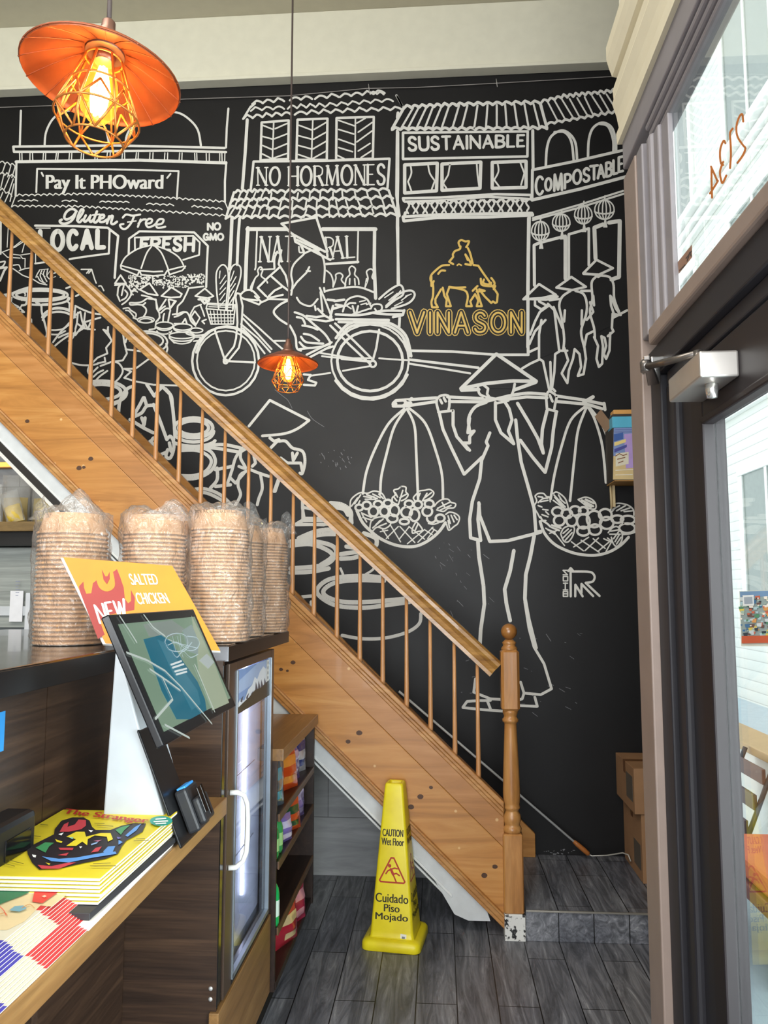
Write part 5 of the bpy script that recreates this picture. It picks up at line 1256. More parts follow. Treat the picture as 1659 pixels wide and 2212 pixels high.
p.font('SALTED', sq4('1150,1418 1395,1420 1425,1515 1185,1520'), .0, emb=.0005); p.font('CHICKEN', sq4('1208,1588 1480,1588 1525,1680 1240,1692'), .0, emb=.0005)
p.letters('NEW', sq4('850,1700 1110,1645 1140,1800 900,1860'), .006, gapf=.25)
p.build('printed_front', None, sg)

# ---------------------------------------------------------------- self-service kiosk
ks = thing('ordering_kiosk', 'black tilted touchscreen kiosk on white wedge stand upon the oak ledge', 'kiosk', (-.65, 1.75, LT))
a_ = Vector((-.600, 1.40, 1.481)); c_ = Vector((-.489, 1.40, 1.249)); ux = Vector((0, 1, 0)); uy = (a_-c_).normalized(); hK = (a_-c_).length; wK = .50
MK = frame(a_, ux, uy)                                  # x along the counter, y up the screen, z out of the glass
def KB(mb, x0, x1, y0, y1, z0, z1, bv=.002):
    mb.box(x0, x1, -y1, -y0, z0, z1, bv, 2, MK)
m = MB(); KB(m, 0, wK, 0, hK, -.016, 0, .003); KB(m, .08, wK-.08, .05, hK-.05, -.04, -.016, .004); m.build('screen_housing', plain('#101114', .22), ks)
p = Flat(MK)
def glow(c, s_):
    t = NT('screen_'+c.lstrip('#')); t.set(.12); t.col('#0a0c0c'); t.b.inputs['Emission Color'].default_value = lin(c); t.b.inputs['Emission Strength'].default_value = s_; return t.m
bz = .014
def rect(x0, y0, x1, y1): p.poly([p.W(x0, y0), p.W(x1, y0), p.W(x1, y1), p.W(x0, y1)])
p.mat(glow('#7f9a83', .62)); rect(bz*1.6, bz*1.5, wK-bz*1.4, hK-bz*1.6)
def ks_px(s_):
    out = []
    for t_ in s_.split():
        a, b_ = map(float, t_.split(',')); d = _F+_R*((100+a*540/1659-W0/2)/FPX)+_U*((H0/2-(1180+b_*540/1659))/FPX); n = MK.to_3x3() @ Vector((0, 0, 1)); o = Vector((0, 0, CAMH))
        q = o+d*((a_-o).dot(n)/d.dot(n))-a_; out.append((q.dot(ux), -q.dot(uy)))
    return out
def kp(c, s_, ly, st=.62): p.ly = ly; p.mat(glow(c, st)); p.poly([p.W(*q) for q in ks_px(s_)])
kp('#8d9a92', '640,520 830,490 930,560 830,600 680,600', 1)
kp('#1f6f86', '640,620 760,590 830,640 900,760 1000,900 1050,1020 1060,1090 950,1150 860,1150 760,960 690,760', 2)
kp('#3b7f94', '730,620 800,650 900,820 1000,960 1020,1050 960,1090 860,900', 3)
kp('#a7b49a', '960,460 1010,560 1120,800 1210,1040 1100,1090 1010,850', 2)
kp('#b9c4c2', '1010,760 1060,715 1110,770 1070,815', 4)
kp('#8fa3a0', '900,560 960,520 1010,640 1000,720 940,700', 3)
p.ly = 5; p.mat(glow('#b8cdd4', .7)); p.w = .0018
for s_ in ('780,640 800,600 860,580 920,600 930,660 880,700 810,690 780,640', '800,660 860,640 920,690 980,690 1010,650 990,610 930,600', '820,690 860,740 900,700 950,740 1000,720', '830,600 850,700', '880,590 900,700 960,640', '800,620 940,680', '840,640 1000,680', '860,600 900,740'):
    p.line(smooth_pts(ks_px(s_)))
p.w = .004; p.mat(glow('#d9e3e2', .7))
for s_ in ('820,790 890,765', '830,810 905,785', '845,835 925,815', '855,855 925,835'): p.line(ks_px(s_))
p.w = .005; p.mat(glow('#c9d6cf', .62))  # pale glowing strokes paint in reflections across screen and bezel
for s_ in ('525,710 660,760 780,830 890,940 1090,1180', '680,820 800,900 880,960', '760,870 830,1020 715,1150', '640,460 700,540 780,600', '480,470 540,560 590,640', '780,1190 940,1275', '980,790 1060,980 1110,1100'): p.line(ks_px(s_))
p.build('display', None, ks)
m = MB(); b = bmesh.new()
# white wedge stand
m.prism([(-.752, LT), (-.590, LT+.004), (-.668, 1.20), (-.725, 1.385), (-.735, 1.385)], 1, 1.76, 1.90, .004)
m.build('stand', plain('#b4bbc1', .4), ks)
m = MB()
pA, pB = Vector((-.566, 0, LT)), Vector((-.672, 0, 1.215)); dd = (pB-pA).normalized(); L = (pB-pA).length; nn = Vector((dd.z, 0, -dd.x))
MP = Matrix(((0, dd.x, nn.x, pA.x), (1, 0, 0, 1.752), (0, dd.z, nn.z, pA.z), (0, 0, 0, 1)))
m.box(0, .125, 0, L, -.006, 0, .004, 2, MP)
m.build('front_plate', plain('#17181a', .3), ks)
m = MB(); m.prism([(-.72+.12*math.cos(2*PI*k/28)*1.0+.02, 1.87+.16*math.sin(2*PI*k/28)) for k in range(28)], 2, LT, LT+.008, .002); m.build('base_plate', M_black, ks)
# card reader on the front plate
rd = MB(); MR = MP @ Matrix.Translation((.055, .012, .004))
rd.box(-.005, .075, 0, .10, 0, .03, .006, 2, MR); rd.box(.0, .07, .01, .07, .03, .048, .006, 2, MR)
r0 = rd.build('card_reader', plain('#26272a', .35), ks)
m = MB(); m.box(.004, .066, .098, .104, .006, .026, .001, 1, MR); m.build('blue_strip', plain('#3d97e6', .45), r0)
m = MB(); m.box(.01, .03, .03, .09, .048, .050, .001, 1, MR); m.box(.036, .05, .02, .09, .048, .0495, .001, 1, MR); m.build('card_slot', M_blackgloss, r0)

# ---------------------------------------------------------------- magazines on the ledge
M_page = plain('#d2cdc0', .7); M_yel = plain('#d9c62b', .5)
def sheet(m, x0, x1, y0, y1, z0, z1, yaw, c):
    M = Matrix.Translation((c[0], c[1], 0)) @ Matrix.Rotation(yaw, 4, 'Z') @ Matrix.Translation((-c[0], -c[1], 0))
    m.box(x0, x1, y0, y1, z0, z1, .0008, 1, M)
ZM = 1.030
X0m, X1m, Y0m, Y1m = -.852, -.588, 1.375, 1.79
pap = plain('#2b2b2e', .6)
o = MB(); sheet(o, X0m+.02, X1m+.0, Y0m-.05, Y1m-.02, LT, LT+.010, .02, (-.72, 1.6)); tag(o.build('newspaper', plain('#dedbd3', .7)), 'white folded newspaper lowest under the yellow magazine pile on the ledge', 'newspaper', 'papers on the ledge')
o = MB(); sheet(o, X0m+.01, X1m+.003, Y0m-.03, Y1m-.01, LT+.0104, LT+.022, -.015, (-.72, 1.6)); tag(o.build('newspaper', pap), 'dark printed newspaper between the white one and the yellow magazines', 'newspaper', 'papers on the ledge')
n_y = 7; th = (ZM-(LT+.0224))/n_y
for k in range(n_y):
    z0 = LT+.0224+k*th
    lab = 'yellow magazine with colourful dog cover on top of its pile by the kiosk' if k == n_y-1 else 'yellow magazine in the pile under the dog cover, only its page edges showing'
    root = thing('magazine', lab, 'magazine', (-.72, 1.6, z0), 'yellow magazines in the pile by the kiosk')
    yw = random.uniform(-.012, .012); dx = random.uniform(-.003, .003)
    m = MB(); sheet(m, X0m+dx, X1m+dx, Y0m, Y1m, z0+.0006, z0+th-.0012, yw, (-.72, 1.6)); m.build('pages', M_page, root)
    m = MB(); sheet(m, X0m+dx, X1m+dx+.0005, Y0m, Y1m, z0+th-.0012, z0+th-.0003, yw, (-.72, 1.6)); cv = m.build('cover', M_yel, root)
topmag = root; topcover = cv
CROPS['M'] = (0, 1680, 440/1659)
p = Paint(plane=(2, ZM), gap=.0005, toward=1)
p.c = CROPS['M']
def pm(c): p.mat(plain(c, .5))
def fill(c, s_): pm(c); p.poly([p.W(*map(float, q.split(','))) for q in s_.split()])
p.ly = 1
fill('#241f24', '445,420 500,350 590,322 680,322 730,350 750,400 780,425 900,425 990,390 1090,370 1190,372 1160,440 1090,480 1030,510 990,560 960,620 860,660 700,690 520,730 320,748 260,690 225,620 220,575 300,530 400,480 440,460')
p.ly = 2
for c, s_ in (('#c4434c', '485,440 520,380 560,360 550,400 610,380 640,340 700,345 700,390 660,420 560,440'), ('#3f8f5a', '940,425 990,400 1060,385 1010,430 985,465'), ('#5b93d6', '1020,470 1100,400 1150,375 1110,430 1040,480'), ('#e6d331', '540,480 620,440 690,440 700,480 820,450 900,450 920,500 880,520 870,480 770,470 715,500 710,550 670,520 620,555 540,555 620,500'),
    ('#3f8f5a', '290,570 370,525 440,530 400,560 370,610 330,590'), ('#5b93d6', '340,640 480,660 620,650 840,610 940,600 950,620 760,650 560,690 420,680'), ('#c4434c', '305,710 420,720 560,690 620,690 480,740 340,742'), ('#5b93d6', '840,600 880,560 940,555 920,600 860,625'), ('#c4434c', '740,610 780,570 830,560 800,600'), ('#c4434c', '475,570 600,570 590,590 490,588'), ('#c4434c', '470,630 560,610 540,635'), ('#6f6ab0', '950,480 990,490 960,500'), ('#5b93d6', '965,505 1000,525 965,545'), ('#ffffff', '260,625 295,630 290,650 270,645'), ('#ffffff', '720,425 760,430 740,445'), ('#ffffff', '645,560 670,560 655,575'), ('#e6d331', '450,500 510,520 500,532 460,520'), ('#8fb0d8', '740,540 800,520 790,535 745,550'), ('#ffffff', '475,460 520,445 500,470'), ('#c97a9a', '760,515 830,505 800,520'), ('#8fd0c0', '560,485 600,485 590,500'), ('#e6d331', '370,690 410,700 400,710')):
    fill(c, s_)
p.ly = 3; pm('#b02f2a')
p.font('The Stranger', [(545, 250), (1215, 328), (1190, 382), (500, 300)], .0, emb=5)
fill('#2f9e8f', ' '.join(f'{1312+92*math.cos(2*PI*k/24):.0f},{352+40*math.sin(2*PI*k/24):.0f}' for k in range(24)))
p.ly = 4; pm('#e9f0ea'); p.w = 11; p.run('v 1270,338 1350,330 1255,358 1365,352 1270,374 1350,370')
p.ly = 3; pm('#6d6320'); p.w = 5
p.run('v 215,455 270,452 225,470 330,478 790,385 920,395 60,605 170,600 735,718 945,718 760,700 900,695 1090,515 1210,510 1110,498 1180,495 330,380 390,385 170,530 230,535 30,660 190,700 10,690 120,720 770,370 850,372')
put_under(p.build('cover_print', None), topcover)

# fanned booklets at the near end of the ledge
bk_pal = [('#3f9fa0', 0, .07), ('#c43034', .07, .40), ('#cdc7b2', .40, .64), ('#3c369b', .64, .88), ('#e8d720', .88, 1.0)]
NB = 15
xr0 = -.655; yb0, yb1 = 1.03, 1.487
for k in range(NB):
    f_ = k/(NB-1)                                           # 0 lowest .. 1 topmost
    z0 = LT+.0003+k*.0026; xr = -.586+(xr0+.586)*f_; yy = -.012*(1-f_)-(.10 if k < 7 else 0)
    lab = 'cream booklet with green and red shapes topmost in the fan of booklets on the ledge' if k == NB-1 else 'booklet in the fan on the ledge, only its red, cream and blue edge showing'
    root = thing('booklet', lab, 'booklet', (xr-.1, 1.25, z0), 'fanned booklets at the near end of the ledge')
    m = MB(); m.box(xr-.19, xr, yb0+yy, yb1+yy, z0, z0+.0018, .0003, 1); m.build('pages', M_page, root)
    m = MB(); L_ = yb1-yb0
    jit = [0]+[random.uniform(-.008, .008) for _ in range(4)]+[0]
    for i, (c, a, b_) in enumerate(bk_pal):
        m.mat(plain(c, .5)); y1 = yb1+yy-(a+jit[i])*L_; y0 = yb1+yy-(b_+jit[i+1])*L_
        m.box(xr-.188, xr+.0003, y0, y1, z0+.0018, z0+.0023)
    cv = m.build('cover', None, root)
zt = z0+.0023
p = Paint(plane=(2, zt), gap=.0005, toward=1); p.c = CROPS['M']
fill('#d3bf94', '-260,800 0,792 300,790 560,770 680,790 720,810 420,1050 330,1040 200,1170 60,1240 0,1240 -260,1400'); p.ly = 1
fill('#4f9e8a', '-200,775 0,770 400,750 640,752 740,790 720,812 640,778 400,775 0,795 -200,805'); p.ly = 2
fill('#1f6b46', '-200,815 0,820 90,825 230,852 215,868 290,905 180,960 60,1005 0,1030 -200,1060')
fill('#c92f26', '285,905 545,785 655,792 560,870 345,1022 262,1008')
p.ly = 3; fill('#6f9aa8', '75,1080 120,1045 190,1040 218,1065 160,1090'); fill('#f0b9a0', '340,965 365,955 380,965 360,975'); fill('#f0b9a0', '430,910 450,900 465,910 445,920'); fill('#f0b9a0', '520,850 540,842 555,850 535,860')
pm('#c4823f'); p.w = 5; p.run('c 180,1060 240,1030 280,1060;c 0,1110 40,1100 60,1120'); pm('#d9452f'); p.w = 6; p.run('c 0,1050 30,1080 50,1120')
put_under(p.build('cover_print', None), cv)
# ================================================================ pendant lamps
t = NT('copper_lampshade'); t.set(.38, .35, .5)
v = t.coords((1, 1, 1)); a = t.noise(v, 18, 4); t.col(t.ramp(a, [(.3, '#7d3a20'), (.7, '#97502f')])); M_copper = t.m
M_cage = plain('#c27a3a', .35, .6); M_sock = plain('#8a6658', .35, .7); M_cord = plain('#4a3f3c', .6)
M_bulb = film('amber_bulb_glass', (1.0, .88, .6, 1), .03, .02)
def lit_glass(m, c, st):
    n, l = m.node_tree.nodes, m.node_tree.links; o = n['Material Output']; src = o.inputs[0].links[0].from_socket
    e = n.new('ShaderNodeEmission'); e.inputs[0].default_value = lin(c); e.inputs[1].default_value = st; a = n.new('ShaderNodeAddShader')
    l.new(src, a.inputs[0]); l.new(e.outputs[0], a.inputs[1]); l.new(a.outputs[0], o.inputs[0])
lit_glass(M_bulb, '#ffb03a', .55)
M_fil = emit('glowing_filament', '#ffd27a', 55)
def pendant(label, c, tilt, ztop, watts):
    """c: centre of the shade's rim; tilt: matrix leaning the head"""
    root = thing('pendant_lamp', label, 'pendant lamp', c, 'copper cage pendant lamps')
    T = Matrix.Translation(c) @ tilt
    def tr(mb): mb.v = [tuple(T @ Vector(p)) for p in mb.v]; return mb
    m = MB(); prof = [(.128, .0), (.129, .002), (.120, .009), (.09, .026), (.06, .041), (.036, .050), (.024, .054)]
    m.lathe(prof, (0, 0, 0), 48, caps=False)
    m.lathe([(r-.0015 if r > .03 else r, z-.0022) for r, z in prof][::-1], (0, 0, 0), 48, caps=False)
    for k in range(16):                                     # faint creases of the pressed shade
        a = 2*PI*k/16; m.tube([(r*math.cos(a), r*math.sin(a), z-.0032) for r, z in prof[1:6]], .0011, 4)
    sh = tr(m).build('lamp_shade', M_copper, root)
    m = MB(); m.lathe([(.032, .046), (.031, .056), (.02, .066), (.019, .082), (.012, .092), (.011, .105), (.006, .11)], (0, 0, 0), 20); m.lathe([(.016, .03), (.019, .048)], (0, 0, 0), 18)
    tr(m).build('socket', M_sock, root)
    m = MB(); NW = 8; w = .0020
    r0, r1, r2, r3 = .030, .068, .054, .046; z0, z1, z2, z3 = .034, -.072, -.112, -.112
    P = lambda r, z, k: (r*math.cos(2*PI*k/NW), r*math.sin(2*PI*k/NW), z)
    for k in range(NW):
        m.tube([P(r0, z0, k), P(r1, z1, k)], w, 6); m.tube([P(r1, z1, k), P(r3, z3, k+.5)], w, 6); m.tube([P(r1, z1, k), P(r3, z3, k-.5)], w, 6)
        m.tube([P(r1, z1, k), P((r0+r1)/2+.002, (z0+z1)/2-.012, k+.5)], w, 6); m.tube([P(r1, z1, k), P((r0+r1)/2+.002, (z0+z1)/2-.012, k-.5)], w, 6)
    for r, z in ((r0, z0), (r1, z1), (r3, z3), ((r0+r1)/2-.002, -.018)): m.tube([(r*math.cos(2*PI*k/28), r*math.sin(2*PI*k/28), z) for k in range(28)], w*.9, 6, closed=True)
    tr(m).build('wire_cage', M_cage, root)
    m = MB(); m.lathe([(.013, .036), (.018, .02), (.026, -.005), (.031, -.034), (.028, -.058), (.015, -.074), (.0, -.078)], (0, 0, 0), 20)
    b = tr(m).build('bulb', M_bulb, root)
    m = MB()
    for k in range(6):
        a = 2*PI*k/6; m.tube([(.005*math.cos(a), .005*math.sin(a), .02), (.014*math.cos(a+.2), .014*math.sin(a+.2), -.02), (.009*math.cos(a+.4), .009*math.sin(a+.4), -.062)], .0028, 6)
    m.lathe([(.003, .02), (.0035, -.03), (.002, -.06)], (0, 0, 0), 8)
    tr(m).build('filament', M_fil, b)
    top = T @ Vector((0, 0, .106))
    m = MB(); m.tube([tuple(top), (top.x, top.y+.0, top.z+.05), (top.x, top.y, ztop)], .0042, 8); m.build('cord', M_cord, root)
    m = MB(); m.lathe([(.05, 0), (.05, -.012), (.03, -.024), (.006, -.028)], (top.x, top.y, ztop), 20); m.build('ceiling_rose', M_cord, root)
    l = bpy.data.lights.new('bulb_light', 'POINT'); l.energy = watts; l.color = (1.0, .62, .27); l.shadow_soft_size = .012
    lo = bpy.data.objects.new('bulb_light', l); COL.objects.link(lo); lo.location = T @ Vector((0, 0, -.025)); put_under(lo, root)
    return root
view1 = Vector((-.43, 1, .72)).normalized()
pendant('large copper pendant lamp with wire cage tilted close to the picture top', (-.558, 1.2, 2.377), Matrix.Rotation(math.radians(5), 4, view1), 5.0, 1.5)
pendant('small distant copper pendant lamp hanging before the painted bicycle', (-.629, 3.2, 2.481), Matrix.Identity(4), 5.0, 1.5)

# white wire strung along the top of the mural
m = MB()
pts = [on(1, YW-.012, *q) for q in ((-40, 234), (0, 232), (150, 227), (400, 214), (623, 207), (792, 191), (900, 189), (1070, 180), (1346, 164), (1420, 160))]
m.tube(pts, .0025, 6); wr = thing('wire', 'thin white wire pinned across the top of the mural wall', 'wire', pts[0]); m.build('cable', plain('#8f8a86', .5), wr)
for q in ((797, 191), (1073, 180)):
    m = MB(); c = on(1, YW-.012, *q); m.tube([c+Vector((-.003, 0, .028)), c+Vector((.003, 0, -.022))], .002, 5); m.tube([c+Vector((0, .012, 0)), c+Vector((0, -.006, 0))], .003, 6); m.build('pin', plain('#b8b4ae', .5), wr)

# ---------------------------------------------------------------- wet floor cone
cc = Vector((-.2, 3.622, 0)); MC = Matrix.Translation(cc) @ Matrix.Rotation(math.radians(-8), 4, 'Z')
cone = thing('wet_floor_cone', 'tall yellow wet floor cone standing on the dark tiles before the stairs', 'cone', cc)
t = NT('yellow_plastic'); t.set(.38); v = t.coords(); a = t.noise(v, 9, 5); t.col(t.ramp(a, [(.25, '#dcc41a'), (.6, '#ecd921')])); M_cy = t.m
def rsq(h, r, n=5):
    out = []
    for cx_, cy_, a0 in ((h-r, h-r, 0), (-h+r, h-r, 90), (-h+r, -h+r, 180), (h-r, -h+r, 270)):
        for k in range(n+1): a = math.radians(a0+90*k/n); out.append((cx_+r*math.cos(a), cy_+r*math.sin(a)))
    return out
def loft(mb, secs, M, cap=True):
    i0 = len(mb.v); n = len(secs[0][0])
    for pts, z in secs: mb.v += [tuple(M @ Vector((x, y, z))) for x, y in pts]
    for k in range(len(secs)-1):
        a, b = i0+k*n, i0+(k+1)*n
        for j in range(n): mb.face((a+j, a+(j+1) % n, b+(j+1) % n, b+j), True)
    if cap: mb.face(range(i0+n-1, i0-1, -1)); mb.face(range(i0+(len(secs)-1)*n, i0+len(secs)*n))
m = MB(); loft(m, [(rsq(.126, .03), .0), (rsq(.129, .03), .004), (rsq(.127, .03), .03), (rsq(.121, .03), .04), (rsq(.112, .028), .043), (rsq(.105, .02), .046)], MC); m.build('base', M_cy, cone)
HB, HT, Wb, Wt = .043, .678, .094, .0415
m = MB(); loft(m, [(rsq(.104, .02), .043), (rsq(Wb+.002, .016), .052), (rsq(Wb, .014), .07), (rsq(Wt, .012), HT-.012), (rsq(Wt-.003, .012), HT-.003), (rsq(Wt-.008, .01), HT), (rsq(Wt-.014, .008), HT-.001), (rsq(Wt-.017, .007), HT-.02), (rsq(Wt-.018, .007), HT-.05)], MC); m.build('body', M_cy, cone)
M_ink = plain('#241f12', .5); M_red = plain('#b1331f', .5)
def face_print(rot, nm):
    R_ = MC @ Matrix.Rotation(rot, 4, 'Z')
    tl = R_ @ Vector((0, -Wt, HT-.012)); bl = R_ @ Vector((0, -Wb, .07)); up = (tl-bl).normalized(); side = (R_.to_3x3() @ Vector((1, 0, 0)))
    Hh = (tl-bl).length
    def new(): q = Flat(frame(tl, side, up)); q.gap = .0012; q.c = (0, 0, 1); return q
    hw = lambda y: (Wt+(Wb-Wt)*y/Hh)-.012
    def word(p, s_, y, h, f): w = hw(y)*f; p.font(s_, [(-w, y-h/2), (w, y-h/2), (w, y+h/2), (-w, y+h/2)], .0, M_ink, .0009)
    p = new(); word(p, 'CAUTION', .195, .030, .98); word(p, 'Wet Floor', .232, .030, 1.0); p.build('english_lettering', None, cone)
    p = new(); p.mat(M_red); p.w = .0065; y0, y1, wx = .298, .398, .056
    p.line([(-.006, y0), (.006, y0), (wx, y1-.006), (wx-.005, y1), (-wx+.005, y1), (-wx, y1-.006)], True)
    p.w = .011; p.line([(-.006, .345), (.004, .365)]); p.disc(-.012, .331, .0075, 10); p.w = .006
    p.line([(.004, .365), (.018, .395)]); p.line([(.004, .365), (.018, .360), (.032, .368)]); p.line([(-.006, .345), (.010, .339), (.022, .341)]); p.line([(-.008, .346), (-.02, .352), (-.028, .364)])
    p.build('slip_hazard_symbol', None, cone)
    p = new(); word(p, 'Cuidado', .462, .036, 1.02); word(p, 'Piso', .502, .030, .46); word(p, 'Mojado', .541, .036, .92); p.build('spanish_lettering', None, cone)
    return frame(tl, side, up), Hh
F0, Hh = face_print(0, 'front_lettering'); face_print(PI/2, 'side_lettering')
p = Flat(F0); p.gap = .002; p.c = (0, 0, 1); p.mat(plain('#e9e7df', .6))
p.poly([p.W(.040, .60), p.W(.066, .602), p.W(.065, .628), p.W(.039, .626)]); p.ly = 3; p.mat(plain('#7f8486', .6)); p.poly([p.W(.046, .610), p.W(.060, .611), p.W(.059, .620), p.W(.046, .619)]); p.build('sticker', None, cone)

# ---------------------------------------------------------------- landing: pole with wooden grip, cardboard boxes
po = thing('paint_pole', 'long white pole with wooden grip and bent wire leaning along the wall stringer', 'pole', (.78, 4.33, .15))
A = Vector((.70, 4.328, .221)); B = Vector((-.22, 4.335, .988))
m = MB(); m.tube([B, A], .0065, 8); m.build('shaft', plain('#c9cac8', .4), po)
m = MB(); d_ = (A-B).normalized(); m.tube([A-d_*.005, A+d_*.02, A+d_*.06, A+d_*.09, A+d_*.098], [.009, .0125, .0135, .012, .006], 10); m.build('grip', plain('#a8662f', .45), po)
E_ = A+d_*.098
m = MB(); m.tube([E_, E_+Vector((.014, 0, -.006)), (.86, 4.30, .165), (.93, 4.25, .195), (.952, 4.22, .195), (.958, 4.2, .17)], .0038, 6); m.build('wire', plain('#bdbab2', .35, .4), po)
M_card = plain('#9a7350', .75); M_tape = plain('#6f4a2c', .4); M_cin = plain('#7a5638', .8)
def carton(label, x0, x1, y0, y1, z0, z1, op=False):
    root = thing('cardboard_box', label, 'box', ((x0+x1)/2, (y0+y1)/2, z0), 'boxes stacked on the landing')
    m = MB(); m.box(x0, x1, y0, y1, z0+.001, z1-.001, .002); m.build('carton_body', M_card, root)
    m = MB(); m.box(x0-.0008, x1+.0008, (y0+y1)/2-.025, (y0+y1)/2+.025, z1-.06, z1+.0002); m.build('tape', M_tape, root)
    m = MB(); m.box(x0-.0012, x0-.0002, y0+.03, y0+.16, z0+.05, z0+.17); m.build('shipping_print', plain('#5c5348', .7), root)
carton('cardboard box standing on the landing under another box, partly behind the tan post', .968, 1.085, 4.0, 4.375, ZL, .455)
carton('upper cardboard box of the pair stacked on the landing against the mural', .937, 1.08, 3.99, 4.38, .455, .672)

# snack carton on the wall beside the door post
ca = thing('display_carton', 'blue topped printed display carton hung on the mural wall beside the tan post', 'carton', (1.0, 4.3, 2.1))
m = MB(); m.mat(plain('#3d3630', .6)); m.box(.932, 1.10, 4.19, 4.385, 2.112, 2.47, .003); m.build('carton_body', None, ca)
m = MB(); m.mat(plain('#b5884a', .6)); m.box(.933, 1.099, 4.191, 4.384, 2.108, 2.1125); m.build('carton_base', None, ca)
m = MB(); m.mat(plain('#5bb7d6', .45)); m.box(.930, 1.102, 4.186, 4.30, 2.395, 2.455, .002); m.prism([(4.186, 2.455), (4.30, 2.455), (4.25, 2.475)], 0, .934, 1.1); m.mat(plain('#dca35a', .55)); m.box(.945, 1.1, 4.22, 4.30, 2.468, 2.50, .003); m.build('lid', None, ca)
p = Paint(plane=(1, 4.19), gap=.0008); p.c = (0, 0, 1)
def pf(c, s_, ly=0): p.ly = ly*.3; p.mat(plain(c, .5)); p.poly([p.W(*map(float, q.split(','))) for q in s_.split()])
pf('#7f93c4', '1326,914 1376,914 1376,1036 1324,1036'); pf('#d9c08a', '1325,985 1376,985 1376,1036 1324,1036', 1); pf('#b59ad6', '1348,938 1376,935 1376,1010 1352,1012', 2); pf('#3f62a8', '1326,938 1346,934 1346,948 1326,954', 2)
pf('#efd68a', '1327,956 1352,948 1352,955 1327,964', 3); pf('#4b4f9a', '1327,970 1354,960 1354,966 1327,978', 3); pf('#e3dcc6', '1330,980 1358,976 1358,1002 1330,1008', 3)
p.ly = 1.4; p.mat(plain('#8a5a3c', .5)); p.w = 2; p.line([(1330, 985), (1338, 980), (1346, 984), (1354, 981)]); p.line([(1334, 992), (1350, 988)]); p.line([(1336, 1000), (1346, 996)]); p.mat(plain('#6f7fb4', .5)); p.w = 1.5
for k in range(4): p.line([(1328, 918+k*5), (1374, 917+k*5)])
p.mat(plain('#efe9da', .5)); p.font('MIXED', [(1330, 1012), (1374, 1012), (1374, 1022), (1330, 1022)], .0) if False else p.line([(1330, 1016), (1372, 1014)]); p.line([(1330, 1026), (1366, 1025)])
p.build('front_print', None, ca)
m = MB(); q = [on(1, 4.26, *z) for z in ((1298, 884), (1324, 918), (1308, 934), (1285, 900))]; m.poly(q); m.poly([v_+Vector((0, .003, 0)) for v_ in q][::-1])
for i in range(4): a, b = q[i], q[(i+1) % 4]; o_ = Vector((0, .003, 0)); m.poly([a, a+o_, b+o_, b])
m.build('flap', plain('#8a6c52', .7), ca)
m = MB(); m.tube([(.95, 4.37, 2.11), (.952, 4.37, 1.98)], .006, 6); m.box(.958, .972, 4.36, 4.395, 1.99, 2.11); m.build('hanger', plain('#c9b58c', .5), ca)

# ---------------------------------------------------------------- door closer
dc = thing('door_closer', 'silver hydraulic door closer with folding arm at the top of the dark door', 'door closer', (.5, 1.5, 1.93))
M_sil = plain('#b9b4ae', .3, .75); M_arm = plain('#6f6a66', .3, .8)
m = MB(); m.box(.462, XD0, 1.385, 1.575, 1.898, 1.946, .004); m.build('body', M_sil, dc)
m = MB(); m.lathe([(.0, -.026), (.009, -.025), (.011, -.012), (.012, .002)], (.498, 1.435, 1.897), 16); m.build('adjuster', plain('#d8d6d2', .2, .9), dc)
m = MB(); m.lathe([(.008, 0), (.008, .03)], (.49, 1.478, 1.944), 12); m.tube([(.49, 1.478, 1.968), (.43, 1.62, 1.985)], .0075, 8); m.lathe([(.010, 0), (.011, .02), (.006, .026)], (.43, 1.62, 1.975), 12); m.build('main_arm', M_arm, dc)
m = MB(); m.prism([(.424, 1.61), (.436, 1.605), (.508, 1.80), (.486, 1.815)], 2, 1.996, 2.006, .002); m.build('forearm', M_arm, dc)
m = MB(); m.lathe([(.014, 0), (.014, .045), (.008, .05)], (.497, 1.80, 2.0), 16); m.box(.485, .525, 1.775, 1.86, 2.035, 2.055, .003); m.build('bracket', plain('#c4c2be', .2, .9), dc)
# dried foam around the bracket
# ---------------------------------------------------------------- glass lettering, stickers
p = Paint(plane=(0, .5335), gap=.0008); p.dl = .0003; p.mat(plain('#b5661f', .5)); p.w = 5
CROPS['R'] = (1280, 0, 379/1659); p.c = CROPS['R']; p.w = 20
p.run('c 1425,1150 1415,1080 1385,1110 1360,1200 1370,1290 1420,1370 1445,1405 1420,1470 1370,1540;c 1325,1215 1300,1260 1305,1350 1308,1470 1300,1590;c 1255,1355 1240,1330 1210,1400 1205,1480 1215,1545 1235,1560;c 1235,1530 1205,1620 1215,1700 1230,1730 1265,1660;c 1120,1575 1175,1700 1180,1720 1110,1830;c 1125,1590 1125,1700 1130,1870')
tag(p.build('address_lettering', None), 'orange painted house number on the transom glass over the door', 'lettering')
p = Paint(plane=(0, .5335), gap=.0008); p.dl = .0003; p.mat(plain('#8a6a58', .6)); p.poly([p.W(*q) for q in ((1464, 566), (1495, 528), (1495, 556), (1466, 592))])
p.ly = 1; p.mat(plain('#3f3532', .6)); p.w = 2.2; p.run('l 1482,558 1494,542;l 1484,564 1490,545 1493,553;l 1468,584 1480,572')
tag(p.build('sticker', None), 'small brown sticker low on the transom glass', 'sticker')
po_ = thing('flyer', 'colourful photo flyer with orange footer taped on the door glass', 'flyer', (.545, 1.33, 1.42))
p = Paint(plane=(0, XD0+.02), gap=.001); p.dl = .0003
def px(c, s_, ly): p.ly = ly; p.mat(plain(c, .6)); p.poly([p.W(*map(float, q.split(','))) for q in s_.split()])
px('#d8dccf', '1597,1277 1690,1274 1690,1396 1601,1396', 0); px('#6f93b8', '1598,1278 1690,1275 1690,1290 1599,1292', 1); px('#8fa0a0', '1599,1290 1690,1288 1690,1375 1602,1376', 1)
rr = random.Random(4)
